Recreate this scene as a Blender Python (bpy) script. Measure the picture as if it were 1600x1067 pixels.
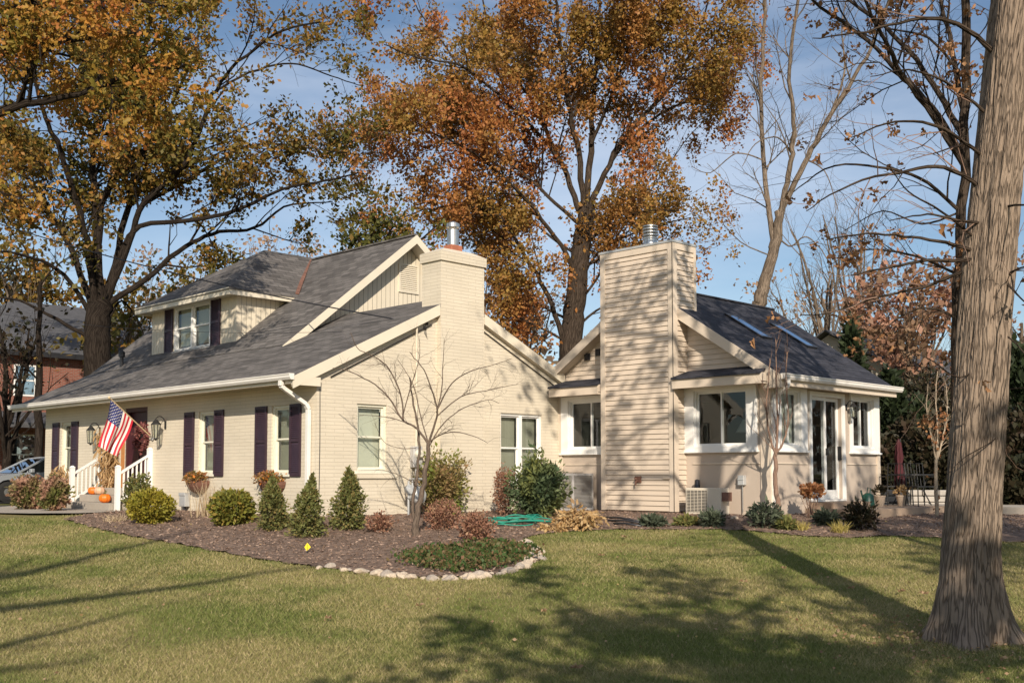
import bpy, bmesh, math, random
import numpy as np
from mathutils import Vector, noise as mnoise
random.seed(7); rng=np.random.default_rng(7)
R=math.radians
# ---------------------------------------------------------------- camera, sky, sun, exposure
scene=bpy.context.scene
for o in list(bpy.data.objects): bpy.data.objects.remove(o)
COL=scene.collection
s2=math.sqrt(.5); FPX=1700.; PITCH=R(3.5); CAM=np.array([-12.176,-17.518,0.85])
SHIFT=(740-533.5-FPX*math.tan(PITCH))/1600
FWD=np.array([s2*math.cos(PITCH),s2*math.cos(PITCH),math.sin(PITCH)]); RT=np.array([s2,-s2,0]); UP=np.cross(RT,FWD)
cd=bpy.data.cameras.new('camera'); cam=bpy.data.objects.new('camera',cd); COL.objects.link(cam)
cam.location=CAM; cam.rotation_euler=(R(90)+PITCH,0,R(-45))
cd.sensor_width=36; cd.lens=36*FPX/1600; cd.shift_y=SHIFT; cd.clip_end=2000; scene.camera=cam
SUN_AZ=R(49.5); SUN_EL=R(27)
world=bpy.data.worlds.new('World'); scene.world=world; world.use_nodes=True
def build_world():
    nt=world.node_tree; nt.nodes.clear(); N=nt.nodes.new; L=nt.links.new
    out=N('ShaderNodeOutputWorld'); bg=N('ShaderNodeBackground'); bg.inputs[1].default_value=0.088
    sky=N('ShaderNodeTexSky'); sky.sky_type='NISHITA'; sky.sun_disc=False; sky.sun_elevation=SUN_EL
    sky.sun_rotation=math.atan2(-math.cos(SUN_AZ),-math.sin(SUN_AZ)); sky.air_density=1.0; sky.dust_density=.3; sky.ozone_density=2.0
    tc=N('ShaderNodeTexCoord'); mp=N('ShaderNodeMapping'); mp.inputs['Scale'].default_value=(1.0,1.0,4.5); mp.inputs['Rotation'].default_value=(0,0,R(20))
    nz=N('ShaderNodeTexNoise'); nz.inputs['Scale'].default_value=1.3; nz.inputs['Detail'].default_value=7; nz.inputs['Roughness'].default_value=.55
    cr=N('ShaderNodeValToRGB'); cr.color_ramp.elements[0].position=.43; cr.color_ramp.elements[1].position=.70
    mx=N('ShaderNodeMix'); mx.data_type='RGBA'; mx.inputs['B'].default_value=(9.6,10.0,11.0,1)
    ml=N('ShaderNodeMath'); ml.operation='MULTIPLY'; ml.inputs[1].default_value=.75
    L(tc.outputs['Generated'],mp.inputs[0]); L(mp.outputs[0],nz.inputs[0]); L(nz.outputs[0],cr.inputs[0]); L(cr.outputs[0],ml.inputs[0])
    sx=N('ShaderNodeSeparateXYZ'); L(tc.outputs['Generated'],sx.inputs[0]); ez=N('ShaderNodeMapRange'); ez.inputs['From Min'].default_value=.12; ez.inputs['From Max'].default_value=.38; ez.inputs['To Min'].default_value=.25; L(sx.outputs['Z'],ez.inputs[0]); m3=N('ShaderNodeMath'); m3.operation='MULTIPLY'; L(ml.outputs[0],m3.inputs[0]); L(ez.outputs[0],m3.inputs[1]); L(m3.outputs[0],mx.inputs['Factor']); L(sky.outputs[0],mx.inputs['A']); L(mx.outputs['Result'],bg.inputs[0]); L(bg.outputs[0],out.inputs[0])
build_world()
sd=bpy.data.lights.new('sun','SUN'); sd.energy=5.0; sd.angle=R(.5); sd.color=(1,.88,.73)
sun=bpy.data.objects.new('sun',sd); COL.objects.link(sun)
SD=Vector((math.cos(SUN_AZ)*math.cos(SUN_EL),math.sin(SUN_AZ)*math.cos(SUN_EL),-math.sin(SUN_EL)))
sun.rotation_euler=SD.to_track_quat('-Z','Y').to_euler(); sun.location=(-20,-25,20)
vs=scene.view_settings; vs.view_transform='Standard'; vs.look='None'; vs.gamma=1; vs.exposure=0.23

# ---------------------------------------------------------------- coordinates
def at(px,py,F):
    "point seen at pixel (1600x1067) at distance F along the view axis (horizontal)"
    r=FWD+RT*(px-800)/FPX+UP*(533.5+SHIFT*1600-py)/FPX
    f=(r[0]+r[1])*s2
    return CAM+r*(F/f)
def RF(r,f): return np.array([CAM[0]+s2*(r+f), CAM[1]+s2*(f-r)])
HF=[0,9,12,15,18,20,22,24,27,400]; HZ=[-.80,-.78,-.66,-.5,-.33,-.2,-.1,-.03,0,0]
def house_dist(x,y):
    d1=np.hypot(np.maximum(0-x,0)+np.maximum(x-7,0), np.maximum(0-y,0)+np.maximum(y-13,0))
    d2=np.hypot(np.maximum(6.5-x,0)+np.maximum(x-11.7,0), np.maximum(-5.7-y,0)+np.maximum(y-0,0))
    return np.minimum(d1,d2)
def gz(x,y):
    x=np.asarray(x,float); y=np.asarray(y,float)
    f=((x-CAM[0])+(y-CAM[1]))*s2
    h=np.interp(f,HF,HZ)+.02*np.sin(x*.8+1)*np.sin(y*.7)
    t=np.clip(1-house_dist(x,y)/1.6,0,1); t=t*t*(3-2*t)
    return h*(1-t)+.0*t
def GP(px,py):
    r=FWD+RT*(px-800)/FPX+UP*(533.5+SHIFT*1600-py)/FPX
    t=4.
    while t<120:
        p=CAM+r*t
        if p[2]<=gz(p[0],p[1]): break
        t+=.02
    p=CAM+r*t; p[2]=gz(p[0],p[1]); return p

# ---------------------------------------------------------------- materials
MATS={}
def new_mat(name):
    m=bpy.data.materials.new(name); m.use_nodes=True; m.node_tree.nodes.clear(); MATS[name]=m
    return m
def mat(name,col,rough=.7,var=.12,scale=3.,bump=0.,bscale=40.,metal=0.,uv=False,stretch=(1,1,1),col2=None,spec=.4,detail=5):
    m=new_mat(name); nt=m.node_tree; N=nt.nodes.new; L=nt.links.new
    out=N('ShaderNodeOutputMaterial'); b=N('ShaderNodeBsdfPrincipled'); L(b.outputs[0],out.inputs[0])
    b.inputs['Roughness'].default_value=rough; b.inputs['Metallic'].default_value=metal; b.inputs['Specular IOR Level'].default_value=spec
    tc=N('ShaderNodeTexCoord'); mp=N('ShaderNodeMapping'); mp.inputs['Scale'].default_value=stretch
    L(tc.outputs['UV' if uv else 'Object'],mp.inputs[0])
    nz=N('ShaderNodeTexNoise'); nz.inputs['Scale'].default_value=scale; nz.inputs['Detail'].default_value=detail; L(mp.outputs[0],nz.inputs[0])
    mx=N('ShaderNodeMix'); mx.data_type='RGBA'
    c=np.array(col[:3]); a=tuple(np.clip(c*(1-var),0,1))+(1,); c2=tuple(np.clip(c*(1+var),0,1))+(1,) if col2 is None else tuple(col2)+(1,)
    mx.inputs['A'].default_value=a; mx.inputs['B'].default_value=c2
    cr=N('ShaderNodeMapRange'); cr.inputs['From Min'].default_value=.3; cr.inputs['From Max'].default_value=.7
    L(nz.outputs[0],cr.inputs[0]); L(cr.outputs[0],mx.inputs['Factor']); L(mx.outputs['Result'],b.inputs['Base Color'])
    if bump:
        n2=N('ShaderNodeTexNoise'); n2.inputs['Scale'].default_value=bscale; n2.inputs['Detail'].default_value=5; L(mp.outputs[0],n2.inputs[0])
        bp=N('ShaderNodeBump'); bp.inputs['Strength'].default_value=bump; bp.inputs['Distance'].default_value=.02
        L(n2.outputs[0],bp.inputs['Height']); L(bp.outputs[0],b.inputs['Normal'])
    return m
def brick_mat(name,c1,c2,mortar,bw,bh,ms,bump=.5,dist=.01,rough=.8,var=(.0,.0,.0),spec=.3,smooth=.1,bias=0,streak=0,offset=.5,patch=None,jit=.004):
    m=new_mat(name); nt=m.node_tree; N=nt.nodes.new; L=nt.links.new
    out=N('ShaderNodeOutputMaterial'); b=N('ShaderNodeBsdfPrincipled'); L(b.outputs[0],out.inputs[0])
    b.inputs['Roughness'].default_value=rough; b.inputs['Specular IOR Level'].default_value=spec
    tc=N('ShaderNodeTexCoord'); br=N('ShaderNodeTexBrick'); br.inputs['Scale'].default_value=1
    wz=N('ShaderNodeTexNoise'); wz.inputs['Scale'].default_value=4; wz.inputs['Detail'].default_value=4; L(tc.outputs['UV'],wz.inputs[0])
    vm=N('ShaderNodeVectorMath'); vm.operation='SCALE'; vm.inputs['Scale'].default_value=jit*2; L(wz.outputs['Color'],vm.inputs[0])
    va=N('ShaderNodeVectorMath'); va.operation='ADD'; L(tc.outputs['UV'],va.inputs[0]); L(vm.outputs[0],va.inputs[1])
    L(va.outputs[0],br.inputs['Vector']); br.offset=offset
    br.inputs['Color1'].default_value=c1+(1,); br.inputs['Color2'].default_value=c2+(1,); br.inputs['Mortar'].default_value=mortar+(1,)
    br.inputs['Brick Width'].default_value=bw; br.inputs['Row Height'].default_value=bh; br.inputs['Mortar Size'].default_value=ms
    br.inputs['Mortar Smooth'].default_value=smooth; br.inputs['Bias'].default_value=bias
    nz=N('ShaderNodeTexNoise'); nz.inputs['Scale'].default_value=1.3; nz.inputs['Detail'].default_value=8
    mp=N('ShaderNodeMapping'); mp.inputs['Scale'].default_value=(.6,1.2,1) if not streak else (.9,6,1); L(tc.outputs['UV'],mp.inputs[0]); L(mp.outputs[0],nz.inputs[0])
    mr=N('ShaderNodeMapRange'); mr.inputs['From Min'].default_value=.3; mr.inputs['From Max'].default_value=.7; mr.inputs['To Min'].default_value=1-(streak or .10); mr.inputs['To Max'].default_value=1+(streak or .05)
    L(nz.outputs[0],mr.inputs[0]); mx=N('ShaderNodeVectorMath'); mx.operation='SCALE'; L(br.outputs['Color'],mx.inputs[0]); L(mr.outputs[0],mx.inputs['Scale'])
    L(mx.outputs[0],b.inputs['Base Color'])
    n2=N('ShaderNodeTexNoise'); n2.inputs['Scale'].default_value=35; n2.inputs['Detail'].default_value=4; L(tc.outputs['UV'],n2.inputs[0])
    ad=N('ShaderNodeMath'); ad.operation='MULTIPLY_ADD'; ad.inputs[1].default_value=.35; L(n2.outputs[0],ad.inputs[0])
    iv=N('ShaderNodeMath'); iv.operation='SUBTRACT'; iv.inputs[0].default_value=1; L(br.outputs['Fac'],iv.inputs[1]); L(iv.outputs[0],ad.inputs[2])
    bp=N('ShaderNodeBump'); bp.inputs['Strength'].default_value=bump; bp.inputs['Distance'].default_value=dist; L(ad.outputs[0],bp.inputs['Height']); L(bp.outputs[0],b.inputs['Normal'])
    return m
def leaf_mat(name,cols,cols2=None,nscale=.25,trans=.35,rough=.55):
    m=new_mat(name); nt=m.node_tree; N=nt.nodes.new; L=nt.links.new
    out=N('ShaderNodeOutputMaterial'); g=N('ShaderNodeNewGeometry')
    def ramp(cs):
        r=N('ShaderNodeValToRGB'); e=r.color_ramp.elements
        while len(e)<len(cs): e.new(.5)
        for i,c in enumerate(cs): e[i].position=i/max(1,len(cs)-1); e[i].color=tuple(c)+(1,)
        L(g.outputs['Random Per Island'],r.inputs[0]); return r.outputs[0]
    c=ramp(cols)
    if cols2:
        tc=N('ShaderNodeTexCoord'); nz=N('ShaderNodeTexNoise'); nz.inputs['Scale'].default_value=nscale; nz.inputs['Detail'].default_value=3; L(tc.outputs['Object'],nz.inputs[0])
        mr=N('ShaderNodeMapRange'); mr.inputs['From Min'].default_value=.42; mr.inputs['From Max'].default_value=.58; L(nz.outputs[0],mr.inputs[0])
        mx=N('ShaderNodeMix'); mx.data_type='RGBA'; L(mr.outputs[0],mx.inputs['Factor']); L(c,mx.inputs['A']); L(ramp(cols2),mx.inputs['B']); c=mx.outputs['Result']
    d=N('ShaderNodeBsdfPrincipled'); d.inputs['Roughness'].default_value=rough; d.inputs['Specular IOR Level'].default_value=.25; t=N('ShaderNodeBsdfTranslucent'); ms=N('ShaderNodeMixShader'); ms.inputs[0].default_value=trans
    L(c,d.inputs['Base Color']); L(c,t.inputs['Color']); L(d.outputs[0],ms.inputs[1]); L(t.outputs[0],ms.inputs[2]); L(ms.outputs[0],out.inputs[0])
    return m
def glass_mat(name,tint=(.8,.85,.85),refl=.5):
    m=new_mat(name); nt=m.node_tree; N=nt.nodes.new; L=nt.links.new
    out=N('ShaderNodeOutputMaterial'); t=N('ShaderNodeBsdfTransparent'); t.inputs[0].default_value=tint+(1,); g=N('ShaderNodeBsdfGlossy'); g.inputs['Roughness'].default_value=.015
    g.inputs[0].default_value=(.9,.95,1,1); lw=N('ShaderNodeLayerWeight'); lw.inputs['Blend'].default_value=.5; pw=N('ShaderNodeMath'); pw.operation='POWER'; pw.inputs[1].default_value=4; L(lw.outputs['Facing'],pw.inputs[0]); f=N('ShaderNodeMath'); f.operation='MULTIPLY_ADD'; f.inputs[1].default_value=.9; f.inputs[2].default_value=.10; L(pw.outputs[0],f.inputs[0]); ms=N('ShaderNodeMixShader')
    ml=N('ShaderNodeMath'); ml.operation='MULTIPLY'; ml.inputs[1].default_value=refl*2; ml.use_clamp=True
    nz=N('ShaderNodeTexNoise'); nz.inputs['Scale'].default_value=1.2; bp=N('ShaderNodeBump'); bp.inputs['Strength'].default_value=.05; bp.inputs['Distance'].default_value=.02; L(nz.outputs[0],bp.inputs['Height']); L(bp.outputs[0],g.inputs['Normal'])
    L(f.outputs[0],ml.inputs[0]); L(ml.outputs[0],ms.inputs[0]); L(t.outputs[0],ms.inputs[1]); L(g.outputs[0],ms.inputs[2]); L(ms.outputs[0],out.inputs[0])
    return m
CREAM=(.62,.52,.35)
brick_mat('painted_brick',(.635,.57,.455),(.615,.55,.435),(.53,.47,.37),.43,.072,.006,bump=.6,dist=.006,smooth=.3)
mat('cream_paint',(.63,.565,.445),.55,.05,2,.05,60)
mat('cream_trim',(.67,.605,.485),.5,.04,2)
mat('tan_siding',(.57,.48,.385),.6,.05,1.5,.08,50)
mat('tan_trim',(.60,.51,.41),.55,.04,2)
mat('tan_panel',(.46,.385,.315),.65,.06,1.5,.1,50)
mat('white_paint',(.78,.77,.74),.4,.04,4)
mat('gutter_white',(.74,.71,.66),.35,.06,3)
mat('cream_frame',(.70,.68,.56),.5,.04,4)
mat('aubergine',(.042,.023,.034),.45,.12,6,.05,40)
mat('dark_interior',(.035,.032,.03),.9,.2,1)
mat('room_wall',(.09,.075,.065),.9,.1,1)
mat('blind',(.60,.61,.52),.7,.05,2)
mat('stone_grey',(.36,.31,.26),.85,.2,5,.5,18); mat('stone_tan',(.46,.33,.23),.85,.25,5,.5,18)
mat('metal_dark',(.05,.05,.055),.4,.1,5,metal=.6)
mat('black_iron',(.02,.02,.02),.5,.1,5)
mat('galvanised',(.55,.55,.54),.32,.12,8,metal=.9)
mat('terracotta',(.36,.13,.075),.8,.15,6,.2,30)
mat('copper',(.17,.085,.06),.6,.3,8)
mat('concrete',(.36,.32,.27),.9,.12,2,.3,60)
mat('foundation',(.34,.25,.18),.9,.15,2,.3,50)
mat('grey_metal',(.48,.47,.46),.45,.06,4,metal=.2)
mat('beige_metal',(.60,.54,.44),.45,.05,4)
mat('asphalt',(.06,.06,.06),.9,.15,3,.4,120)
mat('pipe_white',(.75,.75,.73),.35,.05,4)
mat('hose_green',(.02,.24,.17),.5,.1,6)
mat('pumpkin',(.72,.17,.015),.45,.15,6,.1,20)
mat('pumpkin_pale',(.60,.38,.25),.5,.12,6,.1,20)
mat('stem_green',(.12,.12,.04),.8,.2,6)
mat('umbrella_red',(.06,.010,.014),.8,.1,6)
mat('flag_red',(.55,.02,.04),.7,.05,6); mat('flag_white',(.82,.78,.74),.7,.03,6); mat('flag_blue',(.025,.035,.16),.7,.08,6)
mat('wood_pole',(.55,.42,.25),.6,.1,8)
mat('orange_wood',(.45,.20,.07),.5,.15,8)
mat('dark_door',(.06,.02,.025),.4,.1,4)
mat('stone_cream',(.52,.43,.33),.85,.2,5,.5,18)
mat('stone_wall',(.38,.35,.31),.9,.2,3,.5,14)
mat('rubber',(.015,.015,.015),.8,.1,5)
mat('car_paint',(.42,.45,.48),.25,.03,2,metal=.5,spec=.6)
mat('marker_yellow',(.75,.62,.02),.6,.1,6)
mat('basket',(.16,.075,.05),.85,.25,20,.5,60)
mat('dark_pot',(.04,.05,.05),.5,.1,5); mat('green_plastic',(.01,.055,.04),.4,.1,5); mat('clay_tan',(.42,.33,.25),.8,.1,5)
mat('bulb_glass',(.65,.62,.52),.15,.05,5,spec=.8)
mat('meter_grey',(.46,.47,.47),.45,.1,5,metal=.3)
mat('mulch',(.15,.098,.07),.95,.35,9,1.0,70,col2=(.26,.18,.135))
mat('chips',(.15,.095,.075),.9,.4,.9,0)
mat('cloth_pink',(.55,.30,.30),.8,.2,12); mat('cloth_denim',(.30,.32,.40),.8,.2,12); mat('straw',(.55,.40,.2),.9,.2,15)
mat('pale_siding',(.45,.41,.34),.8,.08,1); mat('grey_roof',(.075,.075,.08),.9,.2,4,.3,20)
brick_mat('red_brick',(.21,.065,.042),(.26,.088,.058),(.22,.17,.14),.215,.07,.009,bump=.4,bias=0)
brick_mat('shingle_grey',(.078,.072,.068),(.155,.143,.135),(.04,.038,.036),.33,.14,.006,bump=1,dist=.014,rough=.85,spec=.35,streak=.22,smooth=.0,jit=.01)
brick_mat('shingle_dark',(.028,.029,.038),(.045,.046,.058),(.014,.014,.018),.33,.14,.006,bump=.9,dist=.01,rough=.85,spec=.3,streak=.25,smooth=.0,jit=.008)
glass_mat('pane_glass',(.84,.86,.82),.40); glass_mat('clear_glass',(.72,.76,.76),.33)
glass_mat('skylight_glass',(.3,.35,.4),1.0); glass_mat('car_glass',(.12,.14,.15),.6)
OAK_O=[(.30,.13,.03),(.42,.17,.035),(.34,.11,.035),(.22,.13,.03)]; OAK_G=[(.12,.12,.025),(.20,.15,.03),(.08,.09,.02),(.25,.14,.03)]
leaf_mat('oak_leaf_green',[(.10,.105,.025),(.17,.14,.03),(.07,.075,.02),(.27,.15,.03)],[(.32,.16,.035),(.22,.14,.03),(.12,.10,.025),(.42,.18,.04)],.2)
leaf_mat('oak_leaf_orange',[(.42,.17,.055),(.50,.22,.07),(.38,.13,.05),(.27,.14,.045)],[(.40,.23,.05),(.26,.18,.045),(.36,.18,.05),(.17,.13,.035)],.2)
leaf_mat('oak_leaf_gold',[(.50,.22,.04),(.38,.22,.04),(.45,.15,.05)],[(.30,.22,.04),(.16,.15,.03),(.42,.20,.04)],.5)
leaf_mat('dead_leaf',[(.33,.16,.07),(.45,.25,.12),(.16,.08,.04),(.25,.12,.05)],None,.5,.3)
leaf_mat('green_tree_leaf',[(.07,.09,.02),(.12,.12,.03),(.05,.07,.02)],[(.18,.15,.03),(.10,.11,.03)],.6)
leaf_mat('pale_twig_leaf',[(.38,.24,.14),(.45,.30,.20),(.30,.20,.13)],None)
leaf_mat('pink_leaf',[(.40,.20,.13),(.45,.25,.18),(.30,.14,.09)],[(.30,.20,.12),(.22,.13,.08)],.5)
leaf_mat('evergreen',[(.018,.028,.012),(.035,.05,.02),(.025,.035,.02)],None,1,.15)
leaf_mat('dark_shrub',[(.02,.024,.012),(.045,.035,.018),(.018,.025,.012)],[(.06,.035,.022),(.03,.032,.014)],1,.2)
leaf_mat('boxwood',[(.14,.155,.05),(.20,.20,.065),(.10,.12,.04),(.30,.22,.08)],None,3,.25)
leaf_mat('yew_yellow',[(.33,.27,.03),(.25,.22,.025),(.42,.32,.05),(.14,.14,.025)],[(.19,.19,.025),(.28,.24,.04)],2.5,.25)
leaf_mat('yew_green',[(.17,.18,.035),(.23,.22,.04),(.11,.13,.03),(.30,.20,.04)],None,3,.25)
leaf_mat('nandina',[(.34,.25,.11),(.22,.19,.06),(.40,.24,.13),(.16,.15,.05)],[(.14,.20,.03),(.22,.24,.05)],1.6,.3)
leaf_mat('blue_green',[(.075,.12,.06),(.12,.16,.08),(.055,.085,.04)],[(.20,.21,.06),(.14,.17,.07)],1.8,.25)
leaf_mat('red_brown',[(.30,.15,.10),(.38,.20,.13),(.20,.10,.07),(.46,.30,.18)],None,3,.3)
leaf_mat('hosta_gold',[(.55,.38,.17),(.46,.28,.12),(.62,.47,.26),(.30,.17,.08)],None,3,.35)
leaf_mat('hydrangea',[(.12,.15,.04),(.20,.18,.06),(.08,.10,.03)],[(.45,.26,.18),(.34,.19,.13)],3,.3)
leaf_mat('rust_leaf',[(.34,.15,.06),(.26,.11,.05),(.42,.23,.10)],None,3,.35)
leaf_mat('wreath_leaf',[(.20,.05,.06),(.30,.12,.10),(.12,.04,.04)],None,3,.3)
leaf_mat('corn_husk',[(.50,.34,.17),(.42,.26,.12),(.60,.44,.25)],None,3,.3)
leaf_mat('cover_green',[(.04,.085,.02),(.07,.11,.03),(.12,.11,.04),(.22,.12,.07)],None,3,.25)
leaf_mat('basket_bloom',[(.65,.22,.04),(.14,.15,.04),(.45,.20,.10),(.08,.10,.03)],None,3,.3)
leaf_mat('litter',[(.36,.23,.13),(.45,.31,.19),(.24,.14,.08),(.40,.31,.12)],None,3,.3)
leaf_mat('conifer_blue',[(.06,.08,.05),(.11,.13,.085),(.045,.055,.035)],None,3,.2)
leaf_mat('grass_blade',[(.16,.20,.05),(.225,.24,.07),(.125,.165,.04),(.38,.32,.16)],[(.42,.34,.17),(.31,.28,.11),(.21,.22,.065),(.54,.43,.25)],.7,.3,.7)
def ground_mat():
    m=new_mat('lawn'); nt=m.node_tree; N=nt.nodes.new; L=nt.links.new
    out=N('ShaderNodeOutputMaterial'); b=N('ShaderNodeBsdfPrincipled'); b.inputs['Roughness'].default_value=.95; b.inputs['Specular IOR Level'].default_value=.1; L(b.outputs[0],out.inputs[0])
    tc=N('ShaderNodeTexCoord'); n1=N('ShaderNodeTexNoise'); n1.inputs['Scale'].default_value=.35; n1.inputs['Detail'].default_value=6; n2=N('ShaderNodeTexNoise'); n2.inputs['Scale'].default_value=25; n2.inputs['Detail'].default_value=6
    L(tc.outputs['Object'],n1.inputs[0]); L(tc.outputs['Object'],n2.inputs[0])
    r1=N('ShaderNodeValToRGB'); r1.color_ramp.elements[0].color=(.11,.125,.035,1); r1.color_ramp.elements[1].color=(.24,.20,.09,1); r1.color_ramp.elements[0].position=.4; r1.color_ramp.elements[1].position=.62
    r2=N('ShaderNodeMapRange'); r2.inputs['From Min'].default_value=.3; r2.inputs['From Max'].default_value=.7; r2.inputs['To Min'].default_value=.6; r2.inputs['To Max'].default_value=1.3
    L(n1.outputs[0],r1.inputs[0]); L(n2.outputs[0],r2.inputs[0]); v=N('ShaderNodeVectorMath'); v.operation='SCALE'; L(r1.outputs[0],v.inputs[0]); L(r2.outputs[0],v.inputs['Scale']); L(v.outputs[0],b.inputs['Base Color'])
    bp=N('ShaderNodeBump'); bp.inputs['Distance'].default_value=.03; L(n2.outputs[0],bp.inputs['Height']); L(bp.outputs[0],b.inputs['Normal'])
ground_mat()
def bark_mat(name,c1,c2,sc=1.,bump=1.,dist=.02,moss=None):
    m=new_mat(name); nt=m.node_tree; N=nt.nodes.new; L=nt.links.new
    out=N('ShaderNodeOutputMaterial'); b=N('ShaderNodeBsdfPrincipled'); b.inputs['Roughness'].default_value=.95; b.inputs['Specular IOR Level'].default_value=.1; L(b.outputs[0],out.inputs[0])
    tc=N('ShaderNodeTexCoord'); mp=N('ShaderNodeMapping'); mp.inputs['Scale'].default_value=(31*sc,3.4*sc,1); L(tc.outputs['UV'],mp.inputs[0])
    nz=N('ShaderNodeTexNoise'); nz.inputs['Scale'].default_value=1; nz.inputs['Detail'].default_value=1.5; nz.inputs['Roughness'].default_value=.5; nz.inputs['Distortion'].default_value=.22; L(mp.outputs[0],nz.inputs[0])
    s1=N('ShaderNodeMath'); s1.operation='SUBTRACT'; s1.inputs[1].default_value=.5; L(nz.outputs[0],s1.inputs[0]); s2_=N('ShaderNodeMath'); s2_.operation='ABSOLUTE'; L(s1.outputs[0],s2_.inputs[0])
    rg=N('ShaderNodeMapRange'); rg.inputs['From Min'].default_value=0; rg.inputs['From Max'].default_value=.07; L(s2_.outputs[0],rg.inputs[0])
    mp2=N('ShaderNodeMapping'); mp2.inputs['Scale'].default_value=(55*sc,17*sc,1); L(tc.outputs['UV'],mp2.inputs[0]); nf=N('ShaderNodeTexNoise'); nf.inputs['Scale'].default_value=1; nf.inputs['Detail'].default_value=4; L(mp2.outputs[0],nf.inputs[0])
    hm=N('ShaderNodeMath'); hm.operation='MULTIPLY_ADD'; hm.inputs[1].default_value=.75; L(nf.outputs[0],hm.inputs[0]); L(rg.outputs[0],hm.inputs[2])
    n3=N('ShaderNodeTexNoise'); n3.inputs['Scale'].default_value=1.6; n3.inputs['Detail'].default_value=5; L(tc.outputs['Object'],n3.inputs[0])
    r=N('ShaderNodeValToRGB'); r.color_ramp.elements[0].color=tuple(c1)+(1,); r.color_ramp.elements[1].color=tuple(c2)+(1,); r.color_ramp.elements[0].position=.15; r.color_ramp.elements[1].position=1.1 if False else 1.
    dv=N('ShaderNodeMath'); dv.operation='MULTIPLY'; dv.inputs[1].default_value=.66; L(hm.outputs[0],dv.inputs[0]); L(dv.outputs[0],r.inputs[0]); mr=N('ShaderNodeMapRange'); mr.inputs['To Min'].default_value=.65; mr.inputs['To Max'].default_value=1.3; L(n3.outputs[0],mr.inputs[0])
    v=N('ShaderNodeVectorMath'); v.operation='SCALE'; L(r.outputs[0],v.inputs[0]); L(mr.outputs[0],v.inputs['Scale']); L(v.outputs[0],b.inputs['Base Color'])
    bp=N('ShaderNodeBump'); bp.inputs['Strength'].default_value=bump; bp.inputs['Distance'].default_value=dist; L(hm.outputs[0],bp.inputs['Height']); L(bp.outputs[0],b.inputs['Normal'])
    return m
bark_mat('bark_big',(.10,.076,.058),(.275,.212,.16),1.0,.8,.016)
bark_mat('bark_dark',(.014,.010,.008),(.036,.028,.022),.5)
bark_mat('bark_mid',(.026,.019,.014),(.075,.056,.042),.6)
bark_mat('bark_pale',(.10,.075,.055),(.23,.18,.135),.5)
bark_mat('bark_smooth',(.22,.17,.12),(.42,.34,.25),1.2,.5,.004)
bark_mat('bark_ornamental',(.05,.037,.03),(.17,.13,.10),1.2,.5,.004)
bark_mat('bark_twig',(.16,.09,.07),(.28,.19,.14),1.2,.3,.003)

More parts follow.
